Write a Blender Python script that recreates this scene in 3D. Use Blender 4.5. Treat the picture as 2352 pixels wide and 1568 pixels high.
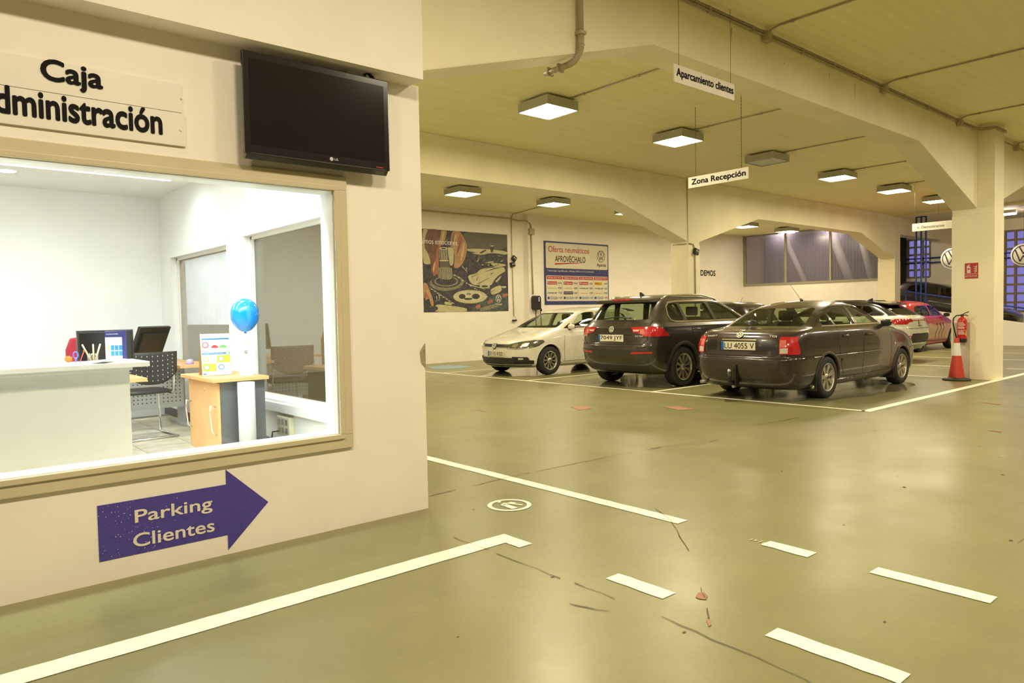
import bpy, bmesh, math, random
from mathutils import Vector, Matrix
from mathutils.bvhtree import BVHTree
from mathutils.interpolate import poly_3d_calc
random.seed(7)
for _o in list(bpy.data.objects): bpy.data.objects.remove(_o)
S = bpy.context.scene
COL = S.collection

# ------------------------------------------------------------------ camera
CAM_H, FPX = 1.35, 1650.0
YAW, PITCH, ROLL = (math.radians(a) for a in (49.39332, -2.30033, -1.08893))
_f = Vector((math.cos(YAW)*math.cos(PITCH), math.sin(YAW)*math.cos(PITCH), math.sin(PITCH)))
_r = Vector((math.sin(YAW), -math.cos(YAW), 0))
_u = _r.cross(_f)
_r2 = math.cos(ROLL)*_r + math.sin(ROLL)*_u
_u2 = -math.sin(ROLL)*_r + math.cos(ROLL)*_u
cam = bpy.data.objects.new('camera', bpy.data.cameras.new('camera'))
COL.objects.link(cam)
cam.matrix_world = Matrix(((_r2.x, _u2.x, -_f.x, 0), (_r2.y, _u2.y, -_f.y, 0), (_r2.z, _u2.z, -_f.z, CAM_H), (0, 0, 0, 1)))
cam.data.sensor_width = 36
cam.data.lens = FPX/2352*36
cam.data.clip_start = 0.05
S.camera = cam

# ------------------------------------------------------------------ world (dusk sky) and exposure
W = bpy.data.worlds.new('world'); S.world = W; W.use_nodes = True
W.node_tree.nodes['Background'].inputs[0].default_value = (0.42, 0.41, 0.86, 1)
W.node_tree.nodes['Background'].inputs[1].default_value = 1.5
S.view_settings.view_transform = 'Standard'
S.view_settings.look = 'None'
S.view_settings.gamma = 1
S.view_settings.use_curve_mapping = False
S.view_settings.exposure = 0.60
LAMP_COL = (1.0, 0.87, 0.58)
LAMP_PWR = 80.0
OFFICE_COL = (0.90, 0.98, 1.0)
OFFICE_PWR = 8.5

# ------------------------------------------------------------------ helpers
def at(ax, val, px, py):
    """point on the plane axis=val that the survey pixel (px,py) looks at"""
    d = _f + _r2*((px-1176)/FPX) - _u2*((py-784)/FPX)
    t = (val-(0, 0, CAM_H)[ax])/d[ax]
    return Vector((0, 0, CAM_H)) + t*d

def lin(c):
    if isinstance(c, str):
        c = tuple(int(c[i:i+2], 16)/255 for i in (1, 3, 5))
        c = tuple(x/12.92 if x <= .04045 else ((x+.055)/1.055)**2.4 for x in c)
    return (c[0], c[1], c[2], 1)

MATS = {}
def mat(name, col, rough=.5, metal=0, var=.06, scale=6, bump=0, bscale=60, coat=0, emit=None, power=0, rvar=0, spec=.5, coatrough=.03):
    if name in MATS: return MATS[name]
    m = bpy.data.materials.new(name); m.use_nodes = True; MATS[name] = m
    nt = m.node_tree; b = nt.nodes['Principled BSDF']; c = lin(col)
    b.inputs['Base Color'].default_value = c
    b.inputs['Roughness'].default_value = rough
    b.inputs['Metallic'].default_value = metal
    b.inputs['Specular IOR Level'].default_value = spec
    if coat: b.inputs['Coat Weight'].default_value = coat; b.inputs['Coat Roughness'].default_value = coatrough
    tc = nt.nodes.new('ShaderNodeTexCoord')
    if var or rvar:
        n = nt.nodes.new('ShaderNodeTexNoise'); n.inputs['Scale'].default_value = scale; n.inputs['Detail'].default_value = 5
        nt.links.new(tc.outputs['Object'], n.inputs['Vector'])
        r = nt.nodes.new('ShaderNodeValToRGB')
        r.color_ramp.elements[0].position = .3; r.color_ramp.elements[1].position = .7
        r.color_ramp.elements[0].color = tuple(x*(1-var) for x in c[:3])+(1,)
        r.color_ramp.elements[1].color = tuple(min(1, x*(1+var)) for x in c[:3])+(1,)
        nt.links.new(n.outputs['Fac'], r.inputs['Fac']); nt.links.new(r.outputs['Color'], b.inputs['Base Color'])
        if rvar:
            mr = nt.nodes.new('ShaderNodeMapRange'); mr.inputs['To Min'].default_value = max(0, rough-rvar); mr.inputs['To Max'].default_value = rough+rvar
            mr.inputs['From Min'].default_value = .3; mr.inputs['From Max'].default_value = .7
            nt.links.new(n.outputs['Fac'], mr.inputs['Value']); nt.links.new(mr.outputs['Result'], b.inputs['Roughness'])
    if bump:
        n2 = nt.nodes.new('ShaderNodeTexNoise'); n2.inputs['Scale'].default_value = bscale; n2.inputs['Detail'].default_value = 4
        nt.links.new(tc.outputs['Object'], n2.inputs['Vector'])
        bp = nt.nodes.new('ShaderNodeBump'); bp.inputs['Strength'].default_value = bump; bp.inputs['Distance'].default_value = .01
        nt.links.new(n2.outputs['Fac'], bp.inputs['Height']); nt.links.new(bp.outputs['Normal'], b.inputs['Normal'])
    if emit:
        b.inputs['Emission Color'].default_value = lin(emit); b.inputs['Emission Strength'].default_value = power
    return m

def glassmat(name, tint=(1, 1, 1), refl=1.0, rough=0.0, ior=1.5, haze=0, hazecol=(.5, .5, .5)):
    if name in MATS: return MATS[name]
    m = bpy.data.materials.new(name); m.use_nodes = True; MATS[name] = m
    nt = m.node_tree; nt.nodes.clear()
    out = nt.nodes.new('ShaderNodeOutputMaterial'); mx = nt.nodes.new('ShaderNodeMixShader')
    tr = nt.nodes.new('ShaderNodeBsdfTransparent'); tr.inputs[0].default_value = (*tint, 1)
    gl = nt.nodes.new('ShaderNodeBsdfGlossy'); gl.inputs['Roughness'].default_value = rough
    fr = nt.nodes.new('ShaderNodeFresnel'); fr.inputs['IOR'].default_value = ior
    mu = nt.nodes.new('ShaderNodeMath'); mu.operation = 'MULTIPLY'; mu.inputs[1].default_value = refl; mu.use_clamp = True
    ge = nt.nodes.new('ShaderNodeNewGeometry'); io = nt.nodes.new('ShaderNodeMapRange')
    io.inputs['To Min'].default_value = ior; io.inputs['To Max'].default_value = 1/ior
    nt.links.new(ge.outputs['Backfacing'], io.inputs['Value']); nt.links.new(io.outputs['Result'], fr.inputs['IOR'])
    nt.links.new(fr.outputs[0], mu.inputs[0]); nt.links.new(mu.outputs[0], mx.inputs[0])
    src = tr
    if haze:
        df = nt.nodes.new('ShaderNodeBsdfDiffuse'); df.inputs[0].default_value = (*hazecol, 1)
        tl = nt.nodes.new('ShaderNodeBsdfTranslucent'); tl.inputs[0].default_value = (*hazecol, 1)
        m2 = nt.nodes.new('ShaderNodeMixShader'); m2.inputs[0].default_value = .5
        nt.links.new(df.outputs[0], m2.inputs[1]); nt.links.new(tl.outputs[0], m2.inputs[2])
        m3 = nt.nodes.new('ShaderNodeMixShader'); m3.inputs[0].default_value = haze
        nt.links.new(tr.outputs[0], m3.inputs[1]); nt.links.new(m2.outputs[0], m3.inputs[2]); src = m3
    nt.links.new(src.outputs[0], mx.inputs[1]); nt.links.new(gl.outputs[0], mx.inputs[2]); nt.links.new(mx.outputs[0], out.inputs[0])
    return m

def link(name, me, m=None, parent=None, label=None, cat=None, group=None, kind=None, loc=None):
    o = bpy.data.objects.new(name, me); COL.objects.link(o)
    if m is not None and me is not None:
        if len(me.materials): me.materials.clear()
        for x in (m if isinstance(m, (list, tuple)) else [m]): me.materials.append(x)
    if parent: o.parent = parent
    if loc: o.location = loc
    if label: o['label'] = label
    if cat: o['category'] = cat
    if group: o['group'] = group
    if kind: o['kind'] = kind
    return o

def thing(name, label, cat, loc=(0, 0, 0), rotz=0, group=None, kind=None):
    o = link(name, None, None, None, label, cat, group, kind, loc)
    o.rotation_euler = (0, 0, rotz); o.empty_display_size = .1
    return o

class MB:
    def __init__(s): s.v = []; s.f = []; s.sm = []; s.mi = []
    def add(s, v, f, smooth=False, mi=0):
        n = len(s.v); s.v += [tuple(p) for p in v]; s.f += [tuple(i+n for i in q) for q in f]
        s.sm += [smooth]*len(f); s.mi += [mi]*len(f); return s
    def box(s, a, b, mi=0):
        (x0, y0, z0), (x1, y1, z1) = [min(p, q) for p, q in zip(a, b)], [max(p, q) for p, q in zip(a, b)]
        v = [(x0, y0, z0), (x1, y0, z0), (x1, y1, z0), (x0, y1, z0), (x0, y0, z1), (x1, y0, z1), (x1, y1, z1), (x0, y1, z1)]
        return s.add(v, [(0, 3, 2, 1), (4, 5, 6, 7), (0, 1, 5, 4), (1, 2, 6, 5), (2, 3, 7, 6), (3, 0, 4, 7)], False, mi)
    def obox(s, c, X, Y, Z, hx, hy, hz, mi=0):
        c, X, Y, Z = Vector(c), Vector(X).normalized()*hx, Vector(Y).normalized()*hy, Vector(Z).normalized()*hz
        v = [c+a*X+b*Y+d*Z for d in (-1, 1) for a, b in ((-1, -1), (1, -1), (1, 1), (-1, 1))]
        return s.add(v, [(0, 3, 2, 1), (4, 5, 6, 7), (0, 1, 5, 4), (1, 2, 6, 5), (2, 3, 7, 6), (3, 0, 4, 7)], False, mi)
    def prism(s, pts, axis, a, b, mi=0, smooth=False):
        """2-D polygon (any order of the two other axes) extruded along axis from a to b"""
        ax = [i for i in range(3) if i != axis]; n = len(pts); v = []
        for h in (a, b):
            for p in pts:
                q = [0, 0, 0]; q[axis] = h; q[ax[0]] = p[0]; q[ax[1]] = p[1]; v.append(q)
        f = [tuple(range(n))[::-1], tuple(range(n, 2*n))]
        s.add(v, f, False, mi); m = len(s.v)-2*n
        s.f += [(m+i, m+(i+1) % n, m+n+(i+1) % n, m+n+i) for i in range(n)]; s.sm += [smooth]*n; s.mi += [mi]*n
        return s
    def tube(s, pts, r, n=8, mi=0, caps=True):
        pts = [Vector(p) for p in pts]; rings = []; up = None
        for i, p in enumerate(pts):
            t = (pts[min(i+1, len(pts)-1)]-pts[max(i-1, 0)]).normalized()
            if up is None: up = Vector((0, 0, 1)) if abs(t.z) < .9 else Vector((1, 0, 0))
            a = t.cross(up).normalized(); b = a.cross(t).normalized(); up = b
            rr = r[i] if isinstance(r, (list, tuple)) else r
            rings.append([p+rr*(math.cos(2*math.pi*k/n)*a+math.sin(2*math.pi*k/n)*b) for k in range(n)])
        v = [q for R in rings for q in R]; f = []
        for i in range(len(rings)-1):
            for k in range(n): f.append((i*n+k, i*n+(k+1) % n, (i+1)*n+(k+1) % n, (i+1)*n+k))
        s.add(v, f, True, mi)
        if caps:
            m = len(s.v)-len(v)
            s.f += [tuple(m+k for k in range(n))[::-1], tuple(m+len(v)-n+k for k in range(n))]; s.sm += [False]*2; s.mi += [mi]*2
        return s
    def lathe(s, prof, c=(0, 0, 0), axis=2, n=24, mi=0, smooth=True, close=False):
        """profile of (radius, height) turned about axis through c"""
        c = Vector(c); v = []; a1, a2 = [i for i in range(3) if i != axis]
        for (r, h) in prof:
            for k in range(n):
                q = [0, 0, 0]; q[axis] = h; q[a1] = r*math.cos(2*math.pi*k/n); q[a2] = r*math.sin(2*math.pi*k/n); v.append(c+Vector(q))
        f = []; m = len(prof)
        for i in range(m if close else m-1):
            j = (i+1) % m
            for k in range(n): f.append((i*n+k, i*n+(k+1) % n, j*n+(k+1) % n, j*n+k))
        return s.add(v, f, smooth, mi)
    def mesh(s, name='m', fix=True):
        me = bpy.data.meshes.new(name); me.from_pydata(s.v, [], s.f)
        me.polygons.foreach_set('use_smooth', s.sm); me.polygons.foreach_set('material_index', s.mi)
        if fix:
            bm = bmesh.new(); bm.from_mesh(me); bmesh.ops.recalc_face_normals(bm, faces=bm.faces); bm.to_mesh(me); bm.free()
        me.update(); return me
    def go(s, name, m, parent=None, label=None, cat=None, group=None, kind=None, loc=None, bevel=0):
        me = s.mesh(name)
        if bevel:
            bm = bmesh.new(); bm.from_mesh(me)
            ed = [e for e in bm.edges if len(e.link_faces) == 2 and e.calc_face_angle(0) > .6]
            bmesh.ops.bevel(bm, geom=ed, offset=bevel, segments=2, affect='EDGES', profile=.6); bm.to_mesh(me); bm.free()
        return link(name, me, m, parent, label, cat, group, kind, loc)

def BOX(name, a, b, m, parent=None, label=None, cat=None, group=None, kind=None, bevel=0):
    return MB().box(a, b).go(name, m, parent, label, cat, group, kind, None, bevel)

def text_mesh(body, bold=0.0, res=2):
    cu = bpy.data.curves.new('t', 'FONT'); cu.body = body; cu.size = 1; cu.offset = bold; cu.resolution_u = res; cu.extrude = .0
    ob = bpy.data.objects.new('t', cu); me = bpy.data.meshes.new_from_object(ob)
    bpy.data.objects.remove(ob); bpy.data.curves.remove(cu); return me

def text(name, body, o, X, Z, w, h, m, parent=None, bold=0.0, thick=.002, shear=0, inv=None):
    """lettering whose outline box starts at o (lower left) and spans w along X, h along Z"""
    me = text_mesh(body, 0, 4 if (h or w or 0) > .05 else 2)
    if bold > .008:
        bm = bmesh.new(); bm.from_mesh(me); g0 = bm.verts[:]+bm.edges[:]+bm.faces[:]
        for k in range(8):
            d = bmesh.ops.duplicate(bm, geom=g0); o_ = Vector((bold*1.0*math.cos(k*math.pi/4), bold*1.0*math.sin(k*math.pi/4), 0))
            for q_ in d['geom']:
                if isinstance(q_, bmesh.types.BMVert): q_.co += o_+Vector((0, 0, .0002*(k+1)))
        bm.to_mesh(me); bm.free()
    xs = [v.co.x for v in me.vertices]; ys = [v.co.y for v in me.vertices]
    x0, x1, y0, y1 = min(xs), max(xs), min(ys), max(ys)
    o, X, Z = Vector(o), Vector(X).normalized(), Vector(Z).normalized(); N = X.cross(Z)
    if h is None: h = w*(y1-y0)/(x1-x0)
    if w is None: w = h*(x1-x0)/(y1-y0)
    bm = bmesh.new(); bm.from_mesh(me); word = {}
    if ' ' in body:                                  # one piece per word: letters closer than a space belong together
        iv = []; seen = set()
        for v in bm.verts:
            if v in seen: continue
            st = [v]; isl = []; seen.add(v)
            while st:
                q = st.pop(); isl.append(q)
                for e in q.link_edges:
                    o2 = e.other_vert(q)
                    if o2 not in seen: seen.add(o2); st.append(o2)
            iv.append((min(q.co.x for q in isl), max(q.co.x for q in isl), isl))
        iv.sort(key=lambda t: t[0]); k, right = 0, iv[0][1]
        for a0, a1, isl in iv:
            if a0-right > .17: k += 1
            right = max(right, a1)
            for q in isl: word[q.index] = k
    for v in bm.verts:
        a, b = (v.co.x-x0)/(x1-x0), (v.co.y-y0)/(y1-y0)
        v.co = o + X*(a*w+shear*b*h) + Z*(b*h) + N*(thick+v.co.z)
    if inv is not None:
        for v in bm.verts: v.co = inv @ v.co
    first = None
    for k in range(1, max(word.values(), default=0)+1):
        b2 = bm.copy(); b2.verts.ensure_lookup_table()
        bmesh.ops.delete(b2, geom=[v for v in b2.verts if word[v.index] != k], context='VERTS')
        m2 = bpy.data.meshes.new(name); b2.to_mesh(m2); b2.free(); link(name, m2, m, parent)
    if word: bmesh.ops.delete(bm, geom=[v for v in bm.verts if word[v.index] != 0], context='VERTS')
    bm.to_mesh(me); bm.free()
    return link(name, me, m, parent)

def vw_logo(mb, c, X, Z, r, mi=0, ring=True, t=.11, N=None, th=.003):
    """ring, V and W strokes as thin raised bars"""
    c, X, Z = Vector(c), Vector(X).normalized(), Vector(Z).normalized(); N = X.cross(Z) if N is None else Vector(N)
    def P(a, b, d=0): return c + X*(a*r)+Z*(b*r)+N*d
    if ring:
        n = 40; v = []; f = []
        for k in range(n):
            a = 2*math.pi*k/n
            for rr in (1, 1-t): v.append(P(rr*math.cos(a), rr*math.sin(a), th))
        for k in range(n): j = (k+1) % n; f.append((2*k, 2*j, 2*j+1, 2*k+1))
        mb.add(v, f, False, mi)
    def stroke(p, q, w):
        p, q = Vector(p), Vector(q); d = (q-p).normalized(); nn = Vector((-d.y, d.x))*w/2
        mb.add([P(*(p+nn), th), P(*(q+nn), th), P(*(q-nn), th), P(*(p-nn), th)], [(0, 1, 2, 3)], False, mi)
    w = t*1.35
    stroke((-.36, .86), (-.0, .10), w); stroke((.36, .86), (0, .10), w)
    stroke((-.72, .56), (-.30, -.66), w); stroke((-.30, -.66), (0, -.06), w)
    stroke((.72, .56), (.30, -.66), w); stroke((.30, -.66), (0, -.06), w)
    return mb

# ------------------------------------------------------------------ shared materials
M_WALL = mat('white_plaster', (.87, .81, .735), .55, var=.03, scale=2.5, bump=.05, bscale=45)
M_CONC = mat('painted_concrete', (.90, .83, .61), .6, var=.05, scale=1.6, bump=.15, bscale=30)
M_OFFW = mat('office_white', (.84, .84, .82), .5, var=.015, scale=3, bump=.15, bscale=70)
M_BEIGE = mat('beige_lacquer', (.60, .52, .36), .35, var=.03)
M_WLACQ = mat('white_lacquer', (.80, .80, .76), .3, var=.02)
M_LINE = mat('road_paint', (.90, .85, .70), .45, var=.08, scale=9)
M_BLACK = mat('black_print', (.010, .008, .009), .75, var=.1, spec=.15)
M_NAVY = mat('navy_print', (.035, .035, .16), .45, var=.06)
M_RED = mat('red_print', (.45, .02, .025), .45, var=.06)
M_WHITEP = mat('white_print', (.80, .79, .74), .45, var=.02)
M_PVC = mat('grey_pvc_pipe', (.42, .37, .24), .45, var=.1)
M_STEEL = mat('grey_steel', (.42, .42, .40), .35, metal=.8, var=.05)
M_CHROME = mat('chrome', (.8, .8, .78), .12, metal=1, var=.02)
M_BPLAST = mat('black_plastic', (.018, .017, .018), .4, var=.15)
M_RUBBER = mat('tyre_rubber', (.022, .019, .020), .75, var=.2, scale=20, bump=.2, bscale=90)
M_GLASS = glassmat('clear_pane', (.97, .985, .98), .8)
M_BLUEP = mat('blue_enamel', (.02, .05, .28), .4, var=.05)
M_DARK = mat('dark_void', (.02, .018, .018), .8, var=.2)

def ceiling_paint():
    m = mat('ceiling_paint', (.74, .70, .56), .7, var=0)
    nt = m.node_tree; b = nt.nodes['Principled BSDF']; tc = nt.nodes['Texture Coordinate']
    mp = nt.nodes.new('ShaderNodeMapping'); mp.inputs['Scale'].default_value = (.35, 5, 1)
    n = nt.nodes.new('ShaderNodeTexNoise'); n.inputs['Scale'].default_value = 2.2; n.inputs['Detail'].default_value = 6
    r = nt.nodes.new('ShaderNodeValToRGB'); r.color_ramp.elements[0].position = .3; r.color_ramp.elements[1].position = .72
    r.color_ramp.elements[0].color = (.86, .79, .46, 1); r.color_ramp.elements[1].color = (.93, .87, .54, 1)
    bp = nt.nodes.new('ShaderNodeBump'); bp.inputs['Strength'].default_value = .15; bp.inputs['Distance'].default_value = .02
    for a, c in ((tc.outputs['Object'], mp.inputs[0]), (mp.outputs[0], n.inputs[0]), (n.outputs['Fac'], r.inputs[0]), (r.outputs[0], b.inputs['Base Color']), (n.outputs['Fac'], bp.inputs['Height']), (bp.outputs[0], b.inputs['Normal'])): nt.links.new(a, c)
    return m

def floor_paint():
    m = mat('floor_epoxy', (.30, .30, .19), .3, var=0)
    nt = m.node_tree; b = nt.nodes['Principled BSDF']; tc = nt.nodes['Texture Coordinate']
    def noise(scale, detail, rough=.5, vec=None):
        n = nt.nodes.new('ShaderNodeTexNoise'); n.inputs['Scale'].default_value = scale; n.inputs['Detail'].default_value = detail; n.inputs['Roughness'].default_value = rough
        nt.links.new(vec or tc.outputs['Object'], n.inputs['Vector']); return n
    def ramp(src, p0, p1, c0, c1):
        r = nt.nodes.new('ShaderNodeValToRGB'); e = r.color_ramp.elements
        e[0].position, e[1].position, e[0].color, e[1].color = p0, p1, (*c0, 1), (*c1, 1)
        nt.links.new(src, r.inputs[0]); return r
    def mixc(a, c, fac, mode='MULTIPLY'):
        x = nt.nodes.new('ShaderNodeMix'); x.data_type = 'RGBA'; x.blend_type = mode
        if isinstance(fac, float): x.inputs['Factor'].default_value = fac
        else: nt.links.new(fac, x.inputs['Factor'])
        nt.links.new(a, x.inputs['A']); nt.links.new(c, x.inputs['B']); return x.outputs['Result']
    big = ramp(noise(.35, 4).outputs['Fac'], .3, .7, (.200, .192, .086), (.236, .225, .106))
    mid = ramp(noise(2.2, 6, .6).outputs['Fac'], .35, .7, (.93, .93, .92), (1.04, 1.04, 1.02))
    fine = ramp(noise(26, 3).outputs['Fac'], .3, .75, (.95, .95, .95), (1.03, 1.03, 1.03))
    c = mixc(big.outputs[0], mid.outputs[0], 1.0); c = mixc(c, fine.outputs[0], 1.0)
    nt.links.new(c, b.inputs['Base Color'])
    mr = nt.nodes.new('ShaderNodeMapRange'); mr.inputs['From Min'].default_value = .3; mr.inputs['From Max'].default_value = .7
    mr.inputs['To Min'].default_value = .27; mr.inputs['To Max'].default_value = .37; b.inputs['Specular IOR Level'].default_value = .30
    nt.links.new(noise(1.3, 6, .6).outputs['Fac'], mr.inputs[0]); nt.links.new(mr.outputs[0], b.inputs['Roughness'])
    bp = nt.nodes.new('ShaderNodeBump'); bp.inputs['Strength'].default_value = .06; bp.inputs['Distance'].default_value = .01
    nt.links.new(noise(8, 4).outputs['Fac'], bp.inputs['Height']); nt.links.new(bp.outputs[0], b.inputs['Normal'])
    return m
M_CEIL, M_FLOOR = ceiling_paint(), floor_paint()
M_CRACK = mat('crack_dirt', (.10, .09, .05), .8, var=.3, scale=30)
M_REDST = mat('red_stain', (.30, .15, .085), .6, var=.2, scale=15)
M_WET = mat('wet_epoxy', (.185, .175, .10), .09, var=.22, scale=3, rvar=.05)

# ------------------------------------------------------------------ setting: dimensions
YO, XO = 4.156, 2.767            # office front wall plane and its free corner
ZC1, ZC2, ZC3 = 4.475, 4.435, 4.30
YP, XW = 16.31, 26.64            # poster wall, window wall
def struct(name, label=None, **k): return dict(name=name, label=label, kind='structure', **k)

floor = BOX('floor', (-9, -9, -.15), (26.75, YP, 0), M_FLOOR, kind='structure', label='glossy grey green epoxy garage floor')
MB().box((-9, -9, ZC1), (XW+.1, 4.5, ZC1+.2)).box((XO, 4.5, ZC1), (XW+.1, 10.6, ZC1+.2)).go('ceiling', M_CEIL, kind='structure', label='yellowish painted concrete garage ceiling')
BOX('ceiling', (XO-.1, 10.6, ZC3), (XW+.1, YP+.1, ZC3+.3), M_CEIL, kind='structure', label='painted concrete ceiling above the poster wall bay')
BOX('wall_far', (XO-.2, YP, 0), (XW+.2, YP+.2, 4.6), M_WALL, kind='structure', label='white plaster wall carrying the two posters')
BOX('wall_right', (-9, -9.2, 0), (32, -9, 4.6), M_WALL, kind='structure', label='white garage wall out of view on the right')
BOX('wall_back', (-9.2, -9, 0), (-9, YO, 4.6), M_WALL, kind='structure', label='white garage wall behind the viewpoint')

# wall with the long ribbon window
MB().box((XW, 10.86, 0), (XW+.2, YP, 2.25)).box((XW, 10.86, 4.34), (XW+.2, YP, 4.6)).go('wall_end', M_WALL, kind='structure', label='white end wall below the ribbon window')
wn = thing('window_1', 'long three pane ribbon window high in the end wall', None, kind='structure')
fr = MB()
for y0, y1 in ((16.2, YP-.01), (14.42, 14.5), (12.64, 12.72), (10.86, 10.95)): fr.box((XW-.03, y0, 2.3301), (XW+.06, y1, 4.2599))
fr.box((XW-.03, 10.86, 2.25), (XW+.06, YP-.01, 2.33)).box((XW-.03, 10.86, 4.26), (XW+.06, YP-.01, 4.34))
fr.go('window_frame', mat('grey_olive_frame', (.30, .28, .20), .45), wn)
M_FROST = glassmat('hazy_pane', (.75, .72, .74), 1.0, .2, haze=.30, hazecol=(.40, .37, .44))
for y0, y1 in ((14.5, 16.2), (12.72, 14.42), (10.95, 12.64)):
    BOX('pane', (XW+.01, y0, 2.33), (XW+.018, y1, 4.26), M_FROST, wn)
# corrugated cladding and slanted struts standing behind the ribbon window
cg = MB(); v = []; f = []; y0 = 11.9
for k in range(38):
    v += [(29.2, y0+k*.13, z) for z in (1.6, 4.42)]+[(29.2, y0+k*.13+.06, z) for z in (1.6, 4.42)]+[(29.235, y0+k*.13+.075, z) for z in (1.6, 4.42)]+[(29.235, y0+k*.13+.115, z) for z in (1.6, 4.42)]
for k in range(len(v)//2-1): f.append((2*k, 2*k+2, 2*k+3, 2*k+1))
cg.add(v, f)
cg.go('corrugated_cladding', mat('grey_sheet', (.20, .19, .25), .5, var=.1), None, 'grey corrugated sheet cladding seen through the ribbon window', 'cladding')
for i, (ya, yb, r, lab) in enumerate(((15.55, 14.5, .11, 'slanted white strut behind the middle of the ribbon window'), (13.5, 12.7, .17, 'thick slanted white strut behind the right pane of the ribbon window'), (12.35, 11.95, .12, 'thin steep strut behind the right end of the ribbon window'))):
    MB().tube([(28.6, ya+.3, 4.9), (28.6, yb-.12, 1.7)], r, 12).go('strut', M_WLACQ, None, lab, 'strut')

# beams with haunches and columns
def beam(name, x0, x1, y0, y1, zb, zt, zh, hl, hr, lab):
    p = [(x0, zt), (x1, zt)]
    p += [(x1, zh), (x1-2.62, zb)] if hr else [(x1, zb)]
    p += [(x0+2.75, zb), (x0, zh)] if hl else [(x0, zb)]
    return MB().prism(p, 1, y0, y1).go(name, M_CONC, None, lab, None, None, 'structure', bevel=.012)
beam('beam', XO, 14.547, 4.307, 4.70, 3.84, ZC1, 3.03, 1, 1, 'long haunched concrete beam running from the office corner to the near column')
bm1 = bpy.data.objects['beam']
for (px, y0_, y1_) in ((1963, 190, 231), (1905, 166, 181), (1801, 142, 148), (1680, 60, 100)):
    a_, b_ = at(1, 4.3065, px, y0_), at(1, 4.3065, px+1, y1_)
    MB().add([(a_.x, a_.y-.0005, a_.z), (a_.x+.008, a_.y-.0005, a_.z-.02), ((a_.x+b_.x)/2-.004, a_.y-.0005, (a_.z+b_.z)/2), (b_.x, b_.y-.0005, b_.z), ((a_.x+b_.x)/2-.012, a_.y-.0005, (a_.z+b_.z)/2)], [(0, 1, 2, 3, 4)]).go('crack', M_CRACK, bm1)
beam('beam', 15.053, 26.6, 4.307, 4.70, 3.84, ZC1, 3.03, 1, 1, 'haunched concrete beam continuing behind the near column')
beam('beam', XO, 14.525, 10.4, 10.86, 3.766, ZC1, 2.98, 1, 1, 'haunched concrete beam left of the second column')
beam('beam', 14.99, 26.6, 10.4, 10.86, 3.735, ZC1, 2.98, 1, 1, 'haunched concrete beam in front of the ribbon window')
beam('beam', 27.1, 31.0, 10.4, 10.86, 3.85, ZC1, 2.98, 0, 0, 'plain concrete beam over the ramp opening')
def column(x0, x1, y0, y1, zs, zt, lab):
    c = MB().box((x0, y0, zs), (x1, y1, zt)).box((x0-.006, y0-.006, 0), (x1+.006, y1+.006, zs)).go('column', M_CONC, None, lab, None, None, 'structure', bevel=.008)
    return c
column(14.547, 15.053, 4.04, 4.70, 2.93, ZC1, 'near square concrete column carrying the extinguisher sign')
column(14.525, 14.99, 10.38, 10.88, 2.9, ZC1, 'second concrete column behind the dark cars')
column(26.59, 27.05, 10.38, 10.95, 2.9, ZC1, 'concrete column at the end of the ribbon window')
BOX('trim_1', (14.58, YP-.14, 0), (15.06, YP, ZC3), M_WALL, kind='structure', label='shallow wall pilaster between the two posters')
BOX('trim_2', (15.053, 4.30, ZC1-.1), (26.6, 4.33, ZC1), M_CONC, kind='structure', label='ledge along the top of the far beam')
BOX('trim_3', (XO, 4.27, ZC1-.06), (14.547, 4.307, ZC1), M_CONC, kind='structure', label='thin ledge along the top of the long beam')

# ------------------------------------------------------------------ ramp area beyond the end wall
def rz(y): return max(0, .2+.163*(y-7))
MB().prism([(-9, -.2), (17, -.2), (17, rz(17)), (5.78, 0), (-9, 0)], 0, 26.9, 31).go('floor', M_FLOOR, kind='structure', label='sloping ramp floor behind the low parapet')
MB().prism([(2, 0), (10.4, 0), (10.4, .814+.163*(10.4-7.175)), (3.2, .166), (2, .12)], 0, 26.75, 26.9).go('wall_parapet', M_WALL, kind='structure', label='low white parapet wall along the ramp', bevel=.01)
BOX('ceiling', (XW+.1, -9, 4.42), (31.4, 17, 4.6), M_CONC, kind='structure', label='concrete ceiling over the ramp')
BOX('wall_sky_block', (26.85, 17, 0), (31.2, 17.15, 4.6), M_CONC, kind='structure', label='concrete wall added across the ramp end to keep out sky light')  # added wall, blocks sky light from the cladding behind the ribbon window
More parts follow.
